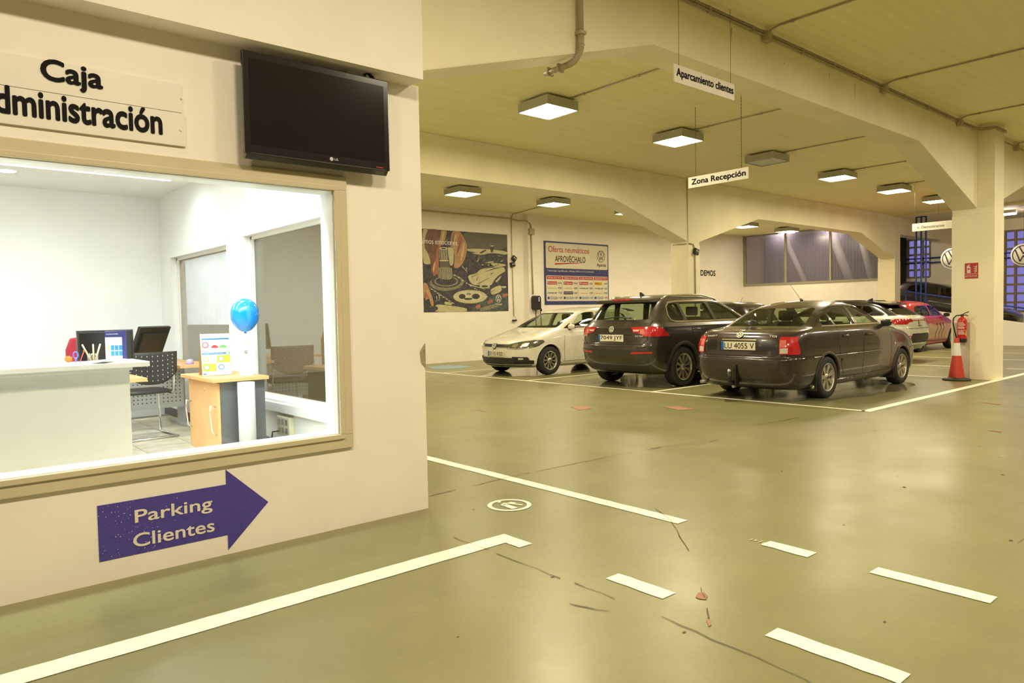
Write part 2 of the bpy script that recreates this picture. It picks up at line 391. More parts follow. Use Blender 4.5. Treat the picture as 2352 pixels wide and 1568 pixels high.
# wall behind the ramp: built around two glass-block openings
X3 = 31.0
wr = MB()
zb0, zt0 = 2.44, 3.94
wr.box((X3, 11.62, 0), (X3+.2, 17, 4.5)).box((X3, 10.79, 0), (X3+.2, 11.62, zb0)).box((X3, 10.79, zt0), (X3+.2, 11.62, 4.5))
wr.box((X3, 8.6, 0), (X3+.2, 10.79, 4.5)).box((X3, 6.0, 0), (X3+.2, 8.6, 1.05)).box((X3, 6.0, 3.98), (X3+.2, 8.6, 4.5)).box((X3, -9, 0), (X3+.2, 6.0, 4.5))
wr.go('wall_ramp', M_CONC, kind='structure', label='concrete wall behind the ramp with glass block openings')
M_BLOCK = glassmat('glass_block', (.55, .52, .62), .8, .25, haze=.25, hazecol=(.45, .42, .6))
M_MORT = mat('olive_mortar', (.25, .22, .12), .7, var=.1)
def block_window(name, y0, y1, z0, z1, ny, nz, lab):
    t = thing(name, lab, None, kind='structure'); g = MB(); dy, dz = (y1-y0)/ny, (z1-z0)/nz; b = .035
    for i in range(ny+1): g.box((X3-.01, y0+i*dy-b, z0), (X3+.1, y0+i*dy+b, z1))
    for k in range(nz+1): g.box((X3-.005, y0, z0+k*dz-b), (X3+.1, y1, z0+k*dz+b))
    g.go('mortar_grid', M_MORT, t)
    me = None
    for i in range(ny):
        for k in range(nz):
            if me is None:
                me = MB().box((0, b-dy/2, b-dz/2), (.06, dy/2-b, dz/2-b)).mesh('glass_block'); me.materials.append(M_BLOCK)
            link('glass_block', me, None, t, loc=(X3+.02, y0+(i+.5)*dy, z0+(k+.5)*dz))
block_window('window_2', 10.79, 11.62, zb0, zt0, 3, 5, 'small glass block window glowing violet behind the blue pipes')
block_window('window_3', 6.0, 8.6, 1.05, 3.98, 8, 9, 'large glass block window glowing violet right of the near column')
MB().box((X3-.12, 11.66, .9), (X3, 13.4, 4.1)).go('door_1', mat('dark_shutter', (.05, .035, .035), .5, var=.2), kind='structure', label='dark roller shutter beside the small glass block window')
for (y, lab) in ((9.43, 'a'),):
    t = thing('pipe_rack', 'three blue vertical pipes rising to the ceiling behind the red car', 'pipes', (26.3, 9.43, 0))
    for dy in (-.15, 0, .15): MB().tube([(0, dy, 0), (0, dy, 4.30)], .026, 10).go('pipe', M_BLUEP, t)
    MB().tube([(0, -.17, 4.30), (0, .17, 4.30)], .02, 8).go('cross_pipe', M_BLUEP, t)
hr_ = thing('handrail', 'blue tube handrail following the ramp parapet', 'handrail', (26.82, 0, 0))
MB().tube([(0, y, 1.285+.187*(y-7.178)) for y in (3.4, 7.2, 10.2)], .03, 10).go('top_rail', M_BLUEP, hr_)
for y in (3.6, 5.8, 8.0, 10.1): MB().tube([(0, y, rz(y)+.2), (0, y, 1.285+.187*(y-7.178))], .02, 8).go('post', M_BLUEP, hr_)
for z, nm in ((3.18, 'upper'), (3.0, 'lower')):
    MB().tube([(30.9, 5.5, z), (30.9, 12, z)], .025, 8).go('wall_pipe', M_BLUEP, None, nm+' thin blue pipe running level along the ramp wall', 'pipe')
for i, (y, lab) in enumerate(((12.6, 'unseen tube lamp added behind the right pane to light the struts'), (14.6, 'unseen tube lamp added behind the left pane to light the struts'), (7.55, 'left fluorescent tube lamp under the ceiling over the ramp'), (6.6, 'right fluorescent tube lamp under the ceiling over the ramp'))):  # first two lamps are unseen, added to light the struts and cladding
    t = thing('tube_lamp', lab, 'lamp', (28.2 if y < 9 else 26.96, y, 4.30), group='tube lamps over the ramp')
    MB().box((-.09, -.34, .03), (.09, .34, .12)).go('housing', M_WLACQ, t)
    MB().tube([(0, -.33, 0), (0, .33, 0)], .03, 10).go('tube', mat('tube_glow', (.9, .9, .8), .5, emit=(1, .88, .72), power=110 if y > 9 else 40) if y < 9 else mat('tube_glow_bright', (.9, .9, .8), .5, emit=(1, .9, .8), power=130), t)

# ------------------------------------------------------------------ floor paint (parts of the floor)
def mark(name, pts, m=M_LINE, z=.003):
    bm = bmesh.new(); vs = [bm.verts.new((p[0], p[1], z)) for p in pts]; f = bm.faces.new(vs)
    if f.normal.z < 0: f.normal_flip()
    f.normal_update()
    bmesh.ops.triangulate(bm, faces=[f]); me = bpy.data.meshes.new(name); bm.to_mesh(me); bm.free()
    return link(name, me, m, floor)
def rect(name, x0, y0, x1, y1, m=M_LINE, z=.003, rag=0):
    if not rag: return mark(name, [(x0, y0), (x1, y0), (x1, y1), (x0, y1)], m, z)
    L = max(abs(x1-x0), abs(y1-y0)); n = max(4, int(L/.06)); up, dn = [], []
    alongx = abs(x1-x0) > abs(y1-y0)
    for i in range(n+1):
        t = i/n; j = lambda: random.uniform(-rag, rag)
        if alongx: dn.append((x0+(x1-x0)*t, y0+j())); up.append((x0+(x1-x0)*t, y1+j()))
        else: dn.append((x0+j(), y0+(y1-y0)*t)); up.append((x1+j(), y0+(y1-y0)*t))
    return mark(name, dn+up[::-1], m, z)
rect('painted_line', 9.37, 4.03, 9.45, 14.6)
rect('painted_line', 9.37, 3.95, 26.5, 4.07)
for y in (7.42, 10.52, 13.4): rect('painted_line', 9.45, y, 14.2, y+.08)
for x in (14.67, 17.36, 20.1, 22.85): rect('painted_line', x, 4.7, x+.08, 9.9, z=.0025)
for x in (17.36, 20.8): rect('painted_line', x, 3.0, x+.08, 4.6, z=.0025)
def F(px, py): return at(2, 0, px, py)
L1, L2 = (2.665, 2.767), (3.688, 3.795)
yA, yB = F(500, 1440).y, F(500, 1411).y
rect('painted_line', -3, yA, L1[1], yB, rag=.002)
for x_, ya, yb, rg in ((L1, 3.08, yA-.0005, .002), (L1, 2.065, 2.42, .003), (L1, 1.02, 1.545, .003), (L2, 2.732, 6.6, .003), (L2, 1.88, 2.16, .010), (L2, 1.03, 1.56, .003), (L1, .1, .62, .003), (L2, .0, .52, .003)):
    rect('painted_line', x_[0], ya, x_[1], yb, rag=rg)
for k in range(9):
    y_ = 2.02+.028*k; rect('worn_paint', L2[0]+random.uniform(.0, .05), y_, L2[1]-random.uniform(0, .05), y_+random.uniform(.008, .02), mat('worn_paint', (.50, .47, .34), .5), .0026)
# pedestrian roundel
c = F(1170, 1160); rr = .155; n = 36
ring = MB()
v = []
for k in range(n):
    a = 2*math.pi*k/n
    for q in (rr, rr*.8): v.append((c.x+q*math.cos(a), c.y+q*math.sin(a), .003))
ring.add(v, [(2*k, 2*((k+1) % n), 2*((k+1) % n)+1, 2*k+1) for k in range(n)])
def fstroke(pa, pb, w):
    a, b = F(*pa), F(*pb); d = (b-a).normalized(); q = Vector((-d.y, d.x, 0))*w/2
    ring.add([a+q+Vector((0, 0, .003)), b+q+Vector((0, 0, .003)), b-q+Vector((0, 0, .003)), a-q+Vector((0, 0, .003))], [(0, 1, 2, 3)])
fstroke((1157, 1159), (1183, 1168), .05); fstroke((1165, 1156), (1200, 1160), .022); fstroke((1170, 1154), (1183, 1156), .03); fstroke((1154, 1160), (1162, 1156), .03)
fstroke((1144, 1153), (1150, 1154), .03)
ring.go('pedestrian_roundel', M_LINE, floor)
# blue parking pictogram far left
mark('blue_paint', [at(2, 0, *p) for p in ((980, 843), (1030, 838), (1090, 841), (1060, 846), (1000, 848))], mat('blue_paint', (.25, .36, .42), .5))
# cracks and joints
def crack(pix, w=.008, m=M_CRACK):
    P = [F(*p) for p in pix]; Q = []
    for a, b in zip(P, P[1:]):
        n = max(2, int((b-a).length/.08))
        for i in range(n): Q.append(a.lerp(b, i/n)+Vector((random.uniform(-.006, .006), random.uniform(-.006, .006), 0)))
    Q.append(P[-1]); v = []; f = []; w *= .75; gap = [random.random() < .12 for _ in Q]
    for i, p in enumerate(Q):
        d = (Q[min(i+1, len(Q)-1)]-Q[max(0, i-1)]).normalized(); q = Vector((-d.y, d.x, 0))*w*random.uniform(.25, 1)
        v += [p+q+Vector((0, 0, .0035)), p-q+Vector((0, 0, .0035))]
        if i and not gap[i]: f.append((2*i-2, 2*i-1, 2*i+1, 2*i))
    MB().add(v, f).go('crack', m, floor)
crack([(985, 1140), (1140, 1103), (1200, 1089), (1420, 1045), (1500, 1031), (1520, 1026), (1640, 1012)], .007)
crack([(1495, 1030), (1560, 1023), (1610, 1020), (1650, 1010)], .006)
crack([(1740, 975), (1800, 966), (1835, 958)], .012)
crack([(1040, 1234), (1100, 1255), (1260, 1318), (1480, 1400), (1560, 1435), (1640, 1470), (1740, 1510), (1850, 1560), (1900, 1590)], .005)
crack([(1505, 1168), (1540, 1195), (1560, 1230), (1582, 1265)], .005)
crack([(1608, 1350), (1622, 1375), (1628, 1420)], .005)
crack([(1310, 1387), (1345, 1396), (1400, 1404)], .009)
crack([(2315, 1265), (2352, 1238)], .005)
for pts in (((1597, 1372), (1604, 1362), (1618, 1361), (1626, 1370), (1621, 1378), (1605, 1376)), ((1622, 1424), (1633, 1424), (1634, 1436), (1628, 1440)), ((1312, 934), (1352, 932), (1358, 938), (1330, 942)),
            ((1522, 934), (1560, 933), (1596, 940), (1560, 942)), ((1088, 941), (1115, 943), (1114, 945)), ((2245, 923), (2300, 928), (2295, 930)), ((2265, 988), (2303, 990), (2298, 993))):
    mark('red_stain', [F(*p) for p in pts], M_REDST, .0032)
for k in range(20):
    px, py = random.uniform(1000, 2350), random.uniform(960, 1560); p = F(px, py); r = random.uniform(.005, .018)
    if p.y > 4.3 and p.x < 2.9: continue
    mark('dirt_spot', [(p.x+r*random.uniform(.5, 1.4)*math.cos(a), p.y+r*random.uniform(.3, 1)*math.sin(a)) for a in (0, .9, 1.8, 2.7, 3.6, 4.5, 5.4)], M_CRACK, .0028)
# wet, darker ground under the parked cars
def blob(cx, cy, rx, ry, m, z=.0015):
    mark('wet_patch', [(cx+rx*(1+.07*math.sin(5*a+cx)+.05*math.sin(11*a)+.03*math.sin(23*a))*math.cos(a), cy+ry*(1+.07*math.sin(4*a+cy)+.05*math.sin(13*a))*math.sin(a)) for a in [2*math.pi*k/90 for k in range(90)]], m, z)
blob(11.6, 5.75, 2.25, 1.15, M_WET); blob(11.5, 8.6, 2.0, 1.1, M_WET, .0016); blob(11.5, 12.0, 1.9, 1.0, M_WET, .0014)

# ------------------------------------------------------------------ office shell
XI, YI, YBK, ZOF, ZOC = 2.62, YO+.14, 9.98, .13, 2.90
wz0, wz1, wx1, wx0 = .512, 2.222, 2.195, -2.2
WALL = MB()
WALL.box((-9, YO, 0), (XO, YI, wz0+.05)).box((-9, YO, wz1-.05), (XO, YI, 2.9)).box((wx1-.05, YO, wz0+.05), (XO, YI, wz1-.05)).box((-9, YO, wz0+.05), (wx0+.05, YI, wz1-.05))
wall_o = WALL.go('wall_office', M_WALL, kind='structure', label='warm white office wall with the big window')
p = at(2, 2.885, 972, 183)
BOX('wall_upper', (-9, p.y, 2.885), (p.x, YI, ZC1), M_WALL, kind='structure', label='white wall band overhanging above the office window')
# side wall with two internal openings
SW = [(5.2, 7.02, .60, 2.14), (7.50, 9.46, .60, 2.10)]
sw = MB().box((XI, YI, 0), (XO, SW[0][0], 2.9))
for i, (a, b, z0, z1) in enumerate(SW):
    sw.box((XI, a, 0), (XO, b, z0)).box((XI, a, z1), (XO, b, 2.9))
sw.box((XI, SW[0][1], 0), (XO, SW[1][0], 2.9)).box((XI, SW[1][1], 0), (XO, YP, 2.9)).box((XI, YI, 2.9), (XO, YP, ZC1))
sw.go('wall_office_side', M_OFFW, kind='structure', label='white side wall of the office with internal windows')
BOX('wall_office_back', (-4, YBK, 0), (XI, YBK+.1, 2.95), M_OFFW, kind='structure', label='plain white back wall of the office')
BOX('wall_office_left', (-4.1, YI, 0), (-4, YBK+.1, 2.95), M_OFFW, kind='structure', label='white left wall of the office out of view')
BOX('ceiling', (-4.1, YI, ZOC), (XI, YBK+.1, ZOC+.1), M_OFFW, kind='structure', label='white office ceiling')
of = BOX('floor', (-4, YI, 0), (XI, YBK, ZOF-.012), mat('tile_grout', (.22, .20, .15), .7), kind='structure', label='beige tiled office floor')
M_TILE = mat('beige_tile', (.68, .62, .46), .25, var=.12, scale=7)
tme = MB().box((-.222, -.222, -.012), (.222, .222, 0)).mesh('floor_tile'); tme.materials.append(M_TILE)
for i in range(10):
    for j in range(12):
        x, y = XI-.24-i*.45, YI+.24+j*.45
        if y+.23 < YBK: link('floor_tile', tme, None, of, loc=(x, y, ZOF))
tr = BOX('baseboard_office', (XI-.015, YI, ZOF), (XI, YBK, ZOF+.1), mat('dark_skirting', (.10, .09, .08), .5), kind='structure', label='dark skirting along the office side wall')
# big front window
w4 = thing('window_4', 'big office window in a beige frame', None, kind='structure')
def frame_rect(x0, x1, z0, z1, t, y0, y1, mb=None):
    mb = mb or MB()
    return mb.box((x0, y0, z0), (x1, y1, z0+t)).box((x0, y0, z1-t), (x1, y1, z1)).box((x0, y0, z0+t), (x0+t, y1, z1-t)).box((x1-t, y0, z0+t), (x1, y1, z1-t))
frame_rect(wx0, wx1, wz0, wz1, .085, YO-.022, YO+.0).go('architrave', M_BEIGE, w4, bevel=.004)
frame_rect(wx0+.062, wx1-.062, wz0+.062, wz1-.062, .03, YO-.034, YO-.015).go('inner_bead', M_BEIGE, w4, bevel=.004)
frame_rect(wx0+.05, wx1-.05, wz0+.05, wz1-.05, .045, YO, YI+.02).go('window_frame', M_WLACQ, w4)
BOX('pane', (wx0+.09, YO+.05, wz0+.09), (wx1-.09, YO+.056, wz1-.09), M_GLASS, w4)
for i, (a, b, z0, z1) in enumerate(SW):
    t = thing('window_%d' % (5+i), ('large internal window in the office side wall behind the balloon', 'internal window in the office side wall with a frosted sheet')[i], None, kind='structure')
    g = MB(); X0 = XI-.02
    for (y0, y1, q0, q1) in ((a-.06, b+.06, z1, z1+.08), (a-.06, b+.06, z0-.08, z0), (a-.06, a, z0, z1), (b, b+.06, z0, z1)): g.box((X0, y0, q0), (XI-.0005, y1, q1))
    for (y0, y1, q0, q1) in ((a, b, z1-.03, z1), (a, b, z0, z0+.03), (a, a+.03, z0, z1), (b-.03, b, z0, z1)): g.box((XI+.05, y0, q0), (XI+.1, y1, q1))
    g.go('window_frame', M_WLACQ, t)
    BOX('pane', (XI+.075, a+.03, z0+.03), (XI+.081, b-.03, z1-.03), glassmat('smoky_pane', (.66, .65, .62), 1.5), t)
    if i == 0: BOX('window_sill', (XI-.05, a-.06, z0-.1), (XI, b+.06, z0-.02), M_WLACQ, t, bevel=.004)
    else: BOX('frosted_sheet', (XI+.06, 7.72, 1.28), (XI+.066, 9.15, 2.05), mat('frost_film', (.62, .66, .68), .5), t)
# crumbled plaster on the free corner
cz = at(0, XO, 965, 815).z
chip = MB(); ring_ = [(0, -.09), (.0, -.05), (.004, 0), (.0, .06), (-.0, .085), (-.035, .05), (-.03, -.04)]
chip.add([(XO+.004, YO-.004, cz-.09), (XO+.004, YO-.004, cz+.085), (XO-.04, YO-.004, cz+.03), (XO-.032, YO-.004, cz-.05), (XO+.004, YO+.05, cz+.02), (XO+.004, YO+.04, cz-.05)], [(0, 3, 2, 1), (0, 1, 4, 5)])
chip.go('plaster_chip', mat('bare_plaster', (.32, .26, .16), .9, var=.25, scale=40), wall_o)

# ------------------------------------------------------------------ signs, arrow and television on the office wall
M_PANEL = mat('sign_panel', (.80, .76, .69), .4, var=.015)
def wp(px, py, y=YO): return at(1, y, px, py)
X_, Z_ = Vector((1, 0, 0)), Vector((0, 0, 1))
sgn = thing('office_sign', 'white two panel wall sign reading Caja and Administración', 'sign', (0, YO, 0))
xr1 = wp(424, 300).x
za, zb, zc = wp(424, 338).z, wp(422, 262).z, wp(420, 196).z
MB().box((-1.35, -.016, za), (xr1, -.001, zb-.002)).go('lower_panel', M_PANEL, sgn, bevel=.002)
MB().box((-1.35, -.014, zb+.001), (xr1-.012, -.001, zc)).go('upper_panel', M_PANEL, sgn, bevel=.002)
def walltext(name, body, ll, ur, parent, m, y, bold=.02, base=None):
    a, b = at(1, y, *ll), at(1, y, *ur)
    off = parent.location
    return text(name, body, a-off, X_, Z_, b.x-a.x, b.z-a.z, m, parent, bold, .0015)
walltext('lettering', 'Caja', (94, 198), (235, 157), sgn, M_BLACK, YO-.0155, .030)
a, b = at(1, YO-.0165, 374, 311), at(1, YO-.0165, 374, 311)
z0, z1 = a.z, at(1, YO-.0165, 345, 247).z
me = text_mesh('Administración', 0); wfull = max(v.co.x for v in me.vertices)-min(v.co.x for v in me.vertices)
me2 = text_mesh('dministración', 0); wpart = max(v.co.x for v in me2.vertices)-min(v.co.x for v in me2.vertices)
xleft = at(1, YO-.0165, -12, 260).x; wd = (a.x-xleft)*wfull/wpart
text('lettering', 'Administración', Vector((a.x-wd, -.0165, z0)), X_, Z_, wd, z1-z0, M_BLACK, sgn, .030, .0015)
for (px, py) in ((415, 228), (413, 301)):
    q = wp(px, py); MB().lathe([(.0, -.004), (.006, -.003), (.007, 0)], (q.x, -.016, q.z), 1, 10).go('screw_cap', M_WLACQ, sgn)

arr = thing('arrow_sticker', 'dark blue arrow sticker reading Parking Clientes below the window', 'sign', (0, YO, 0))
pts = [(223, 1162), (518, 1112), (517, 1078), (616, 1152), (525, 1262), (524, 1228), (228, 1290)]
q = [wp(*p) for p in pts]
zt, zbm = (q[0].z+q[1].z)/2, (q[5].z+q[6].z)/2; xa, xs = (q[0].x+q[6].x)/2, (q[1].x+q[5].x)/2
poly = [(xa, zt), (xs, zt), (xs, q[2].z), (q[3].x, q[3].z), (xs, q[4].z), (xs, zbm), (xa, zbm)]
MB().prism(poly, 1, -.0025, -.0005).go('arrow', mat('violet_vinyl', (.070, .050, .31), .4, var=.10, scale=25), arr)
M_VTXT = mat('pink_white_vinyl', (.78, .70, .62), .5, var=.02)
walltext('lettering', 'Parking', (310, 1210), (487, 1140), arr, M_VTXT, YO-.003, .014)
walltext('lettering', 'Clientes', (306, 1258), (492, 1190), arr, M_VTXT, YO-.003, .014)
sp = MB()
for k in range(90):
    x, z = random.gauss(xa+.16, .13), random.uniform(zbm, zt)
    if xa < x < xs: s_ = random.uniform(.0008, .0022); sp.add([(x-s_, -.0036, z-s_), (x+s_, -.0036, z-s_), (x+s_, -.0036, z+s_), (x-s_, -.0036, z+s_)], [(0, 1, 2, 3)])
sp.go('paint_specks', M_VTXT, arr, kind='stuff')

YT = 4.03
tvq = [at(1, YT, *p) for p in ((556, 108), (891, 190), (896, 393), (562, 350))]
tx0, tx1, tz1, tz0 = (tvq[0].x+tvq[3].x)/2, (tvq[1].x+tvq[2].x)/2, (tvq[0].z+tvq[1].z)/2, (tvq[2].z+tvq[3].z)/2
tv = thing('television', 'black flat television hung high on the office wall', 'television', ((tx0+tx1)/2, YT, tz0))
tw, thh = (tx1-tx0)/2, tz1-tz0
M_TVB = mat('piano_black', (.014, .010, .016), .18, var=.1, coat=.5)
MB().box((-tw, 0, 0), (tw, .028, thh)).go('bezel', M_TVB, tv, bevel=.006)
MB().add([(-tw+.035, -.001, .05), (tw-.035, -.001, .05), (tw-.035, -.001, thh-.04), (-tw+.035, -.001, thh-.04)], [(0, 1, 2, 3)]).go('screen', mat('dark_screen', (.012, .008, .012), .12, var=.2, scale=120), tv)
MB().prism([(.0, 0), (.028, .005), (.075, .03), (.075, thh-.06), (.028, thh-.02)], 0, -tw+.03, tw-.03).go('back_cover', M_BPLAST, tv)
MB().prism([(.004, .0), (.03, -.028), (.06, -.02), (.06, .03)], 0, -tw+.01, tw-.01).go('speaker_bar', M_TVB, tv, bevel=.004)
MB().box((-.2, .075, thh*.3), (.2, .12, thh*.75)).go('wall_bracket', M_STEEL, tv)
lg = MB(); n = 16
lg.add([(.058+.012*math.cos(2*math.pi*k/n), -.0016, .028+.012*math.sin(2*math.pi*k/n)) for k in range(n)], [tuple(range(n))])
lgo = lg.go('logo', mat('logo_grey', (.55, .52, .55), .4), tv)
text('logo_lettering', 'LG', Vector((.076, -.0016, .021)), X_, Z_, .024, .014, MATS['logo_grey'], tv, .03, .0005)
BOX('standby_light', (tw-.1, -.002, .012), (tw-.05, .0, .018), mat('red_led', (.4, .02, .02), .4), tv)
q = wp(815, 160)
so = thing('wall_socket', 'white wall socket with a black plug above the television', 'socket', (q.x, YO-.005, q.z-.03))
MB().box((-.07, -.03, -.03), (.06, .0, .05)).go('socket_plate', M_WLACQ, so, bevel=.004)
MB().tube([(.05, -.03, .0), (.05, -.06, .005), (.09, -.06, -.02), (.11, -.05, -.08)], .012, 8).go('plug', M_BPLAST, so)

# ------------------------------------------------------------------ office furniture
FZ = ZOF
ct = thing('reception_counter', 'white reception counter close behind the big office window', 'counter', (0, 0, FZ))
MB().box((-2.6, 4.72, 0), (1.045, 4.75, .93)).go('front_panel', M_WLACQ, ct)
MB().box((1.015, 4.75, 0), (1.045, 5.2, .93)).go('side_panel', M_WLACQ, ct)
MB().box((-2.6, 4.60, .945), (1.13, 5.0, .975)).box((-2.6, 4.66, .925), (1.05, 4.75, .945)).go('counter_top', M_WLACQ, ct, bevel=.004)
M_OAK = mat('orange_beech', (.66, .38, .15), .4, var=.10, scale=4)
M_CHAR = mat('charcoal_board', (.10, .105, .11), .45, var=.08)
# low cabinet with wood doors
cb = thing('cabinet', 'beech topped charcoal cabinet with wooden doors under the balloon', 'cabinet', (0, 0, FZ))
cx0, cx1, cy0, cy1, ch = 1.925, 2.33, 5.885, 6.70, .735
MB().box((cx0+.06, cy0+.02, .0), (cx1, cy1-.02, .09)).box((cx0+.04, cy0+.03, .09), (cx1, cy1-.03, ch-.03)).go('carcass', M_CHAR, cb)
MB().box((cx0-.03, cy0-.02, ch-.03), (cx1+.02, cy1+.02, ch)).go('cabinet_top', M_OAK, cb, bevel=.004)
ym = (cy0+cy1)/2
for y0, y1, hy in ((cy0+.035, ym-.002, cy0+.09), (ym+.002, cy1-.035, cy1-.09)):
    d = MB().box((cx0+.02, y0, .1), (cx0+.04, y1, ch-.04)).go('door', M_OAK, cb, bevel=.003)
    MB().tube([(cx0+.02, hy, .50), (cx0-.02, hy, .51), (cx0-.025, hy, .44), (cx0-.012, hy, .30), (cx0+.02, hy, .27)], .007, 8).go('handle', M_CHROME, d)
MB().lathe([(0, 0), (.008, 0), (.008, .004)], (cx0+.016, ym-.05, .62), 0, 10).go('lock', M_STEEL, cb)
MB().tube([(2.13, cy0-.09, 0), (2.13, cy0-.09, ch-.035)], .067, 24).go('round_leg', mat('pale_grey_tube', (.55, .56, .55), .4), cb)
# balloon on its stand
dp = thing('balloon_stand', 'white card box holding the balloon stick on the cabinet', 'box', (2.22, 6.02, FZ+ch))
MB().box((-.045, -.04, 0), (.045, .04, .245)).go('card_box', M_WHITEP, dp, bevel=.003)
lgm = MB(); vw_logo(lgm, (-.012, -.041, .20), X_, Z_, .016, t=.16, th=.001); lgm.go('logo', M_STEEL, dp)
bal = thing('balloon', 'bright blue balloon with white print above the cabinet', 'balloon', (2.222, 6.02, FZ+ch+.245))
prof = []
for k in range(17):
    a = math.pi*k/16; r = .114*math.sin(a); z = -math.cos(a)
    z = z*.130 if z > 0 else z*.150*(1+.12*math.sin(a))
    if a < 1.2: r *= (.62+.38*a/1.2)
    prof.append((max(r, .004), .272+z))
M_BAL = mat('blue_latex', (.0, .27, .86), .18, var=.02, coat=.6)
bo = MB().lathe(prof, (0, 0, 0), 2, 32).go('latex', M_BAL, bal)
MB().lathe([(.004, .128), (.012, .115), (.010, .11), (.004, .118)], (0, 0, 0), 2, 12).go('knot', M_BAL, bal)
MB().tube([(0, 0, 0), (0, 0, .12)], .005, 8).go('stick', M_WHITEP, bal)
pr = MB(); bvb = BVHTree.FromPolygons([v.co.copy() for v in bo.data.vertices], [tuple(p.vertices) for p in bo.data.polygons])
def onball(y, z, d=Vector((1, 0, 0)), o=Vector((-1, 0, 0))):
    h = bvb.ray_cast(Vector((o.x, y, z)), d); return h[0]-d*.002
for k in range(9):
    z = .19+k*.017; yy = .02 if k % 2 else .05
    L = [onball(yy+dy, z+dz) for dy, dz in ((0, 0), (.028, .002), (.028, .014), (0, .012))]
    pr.add(L, [(0, 1, 2, 3)])
pr.go('print', M_WHITEP, bal); pr = MB()
for k in range(3):
    x = .05+.01*k; zz = .26+.010*k
    L = []
    for dx, dz in ((0, 0), (.035, .004), (.035, .010), (0, .006)):
        h = bvb.ray_cast(Vector((x+dx, -1, zz+dz)), Vector((0, 1, 0))); L.append(h[0]+Vector((0, -.002, 0)))
    pr.add(L, [(0, 1, 2, 3)])
pr.go('print', M_WHITEP, bal)
# easel card beside it
ea = thing('easel_card', 'tent card notice with coloured environmental stickers on the cabinet', 'notice', (2.06, 6.27, FZ+ch))
ea.rotation_euler = (0, 0, math.radians(-8))
H_, Wd = .355, .235
tl = Matrix.Rotation(math.radians(-10), 4, 'X')
def ep(u, w_, d=0): return tl @ Vector(((u-.5)*Wd, -.02-d, w_*H_))
def epoly(name, pts, m, d): return MB().add([ep(u, w_, d) for u, w_ in pts], [tuple(range(len(pts)))]).go(name, m, ea)
MB().add([ep(0, 0), ep(1, 0), ep(1, 1), ep(0, 1), ep(0, 0, -.003), ep(1, 0, -.003), ep(1, 1, -.003), ep(0, 1, -.003)], [(0, 1, 2, 3), (4, 5, 6, 7), (0, 1, 5, 4), (1, 2, 6, 5), (2, 3, 7, 6), (3, 0, 4, 7)]).go('card_front', M_WHITEP, ea)
MB().add([ep(0, 1, -.004), ep(1, 1, -.004), Vector((Wd/2, .15, 0)), Vector((-Wd/2, .15, 0)), ep(1, .02, -.004)], [(0, 1, 2, 3), (1, 2, 4)]).go('card_back', mat('kraft_card', (.45, .27, .08), .7), ea)
M_CYB = mat('cyan_print', (.03, .22, .45), .5); M_YEL = mat('yellow_print', (.75, .62, .05), .5); M_GRN = mat('green_print', (.15, .5, .12), .5); M_LGT = mat('pale_print', (.55, .66, .68), .5)
R4 = lambda a, b, c, d: [(a, b), (c, b), (c, d), (a, d)]
epoly('blue_band', R4(.04, .855, .98, .89), M_CYB, .001); epoly('blue_band', R4(.03, .50, .98, .545), M_CYB, .001)
epoly('sticker_panel', R4(.03, .30, .48, .47), M_LGT, .001); epoly('sticker_panel', R4(.52, .30, .98, .47), M_YEL, .001)
epoly('sticker_panel', R4(.03, .10, .48, .28), M_YEL, .001); epoly('sticker_panel', R4(.52, .10, .98, .28), M_LGT, .001)
epoly('blue_band', R4(.03, .02, .14, .05), M_CYB, .001)
for (u, v, m2, r) in ((.15, .39, M_YEL, .10), (.66, .39, M_GRN, .10), (.16, .19, M_GRN, .10), (.66, .19, M_CYB, .10), (.16, .73, M_RED, .11), (.90, .52, M_GRN, .07)):
    n = 20; c1 = [(u+r*math.cos(2*math.pi*k/n), v+r*Wd/H_*math.sin(2*math.pi*k/n)) for k in range(n)]
    epoly('sticker', c1, m2, .0018)
    epoly('sticker_centre', [(u+(a-u)*.72, v+(b-v)*.72) for a, b in c1], M_WHITEP, .0025)
for (u, m2) in ((.48, M_RED), (.76, M_GRN)):
    epoly('car_pictogram', [(u-.12, .66), (u+.12, .66), (u+.12, .69), (u+.07, .70), (u+.04, .725), (u-.05, .725), (u-.08, .70), (u-.12, .69)], m2, .0018)
text('heading', 'Distintivo Ambiental', ep(.06, .92, .001), X_, tl.to_3x3() @ Z_, Wd*.68, H_*.04, M_STEEL, ea, 0, .0005)
text('heading', 'Consigue el tuyo aquí y ahora', ep(.06, .51, .002), X_, tl.to_3x3() @ Z_, Wd*.7, H_*.026, M_WHITEP, ea, .02, .0008)
for k in range(5): epoly('text_line', R4(.30, .60+.0-.012*k+.05, .30+random.uniform(.45, .66), .604-.012*k+.05), M_STEEL, .001)

# desk with a perforated modesty panel behind the chair
dk = thing('desk', 'beech desk with perforated grey panel beside the side wall', 'desk', (0, 0, FZ))
MB().box((1.25, 8.5, .71), (2.57, 9.2, .74)).box((2.2, 7.8, .71), (2.57, 8.5, .74)).go('desk_top', M_OAK, dk, bevel=.004)
MB().box((1.3, 8.70, .22), (2.48, 8.72, .66)).go('modesty_panel', mat('grey_sheet_metal', (.52, .53, .52), .45), dk)
ph = MB()
for i in range(26):
    for j in range(9):
        x, z = 1.34+i*.044, .29+j*.042
        ph.add([(x-.006, 8.698, z-.006), (x+.006, 8.698, z-.006), (x+.006, 8.698, z+.006), (x-.006, 8.698, z+.006)], [(0, 1, 2, 3)])
ph.go('perforations', M_DARK, dk, kind='stuff')
for x in (1.33, 2.46): MB().box((x, 8.55, .0), (x+.06, 9.15, .04)).box((x, 8.78, .04), (x+.06, 8.9, .71)).go('leg', mat('grey_leg', (.45, .46, .46), .45), dk)
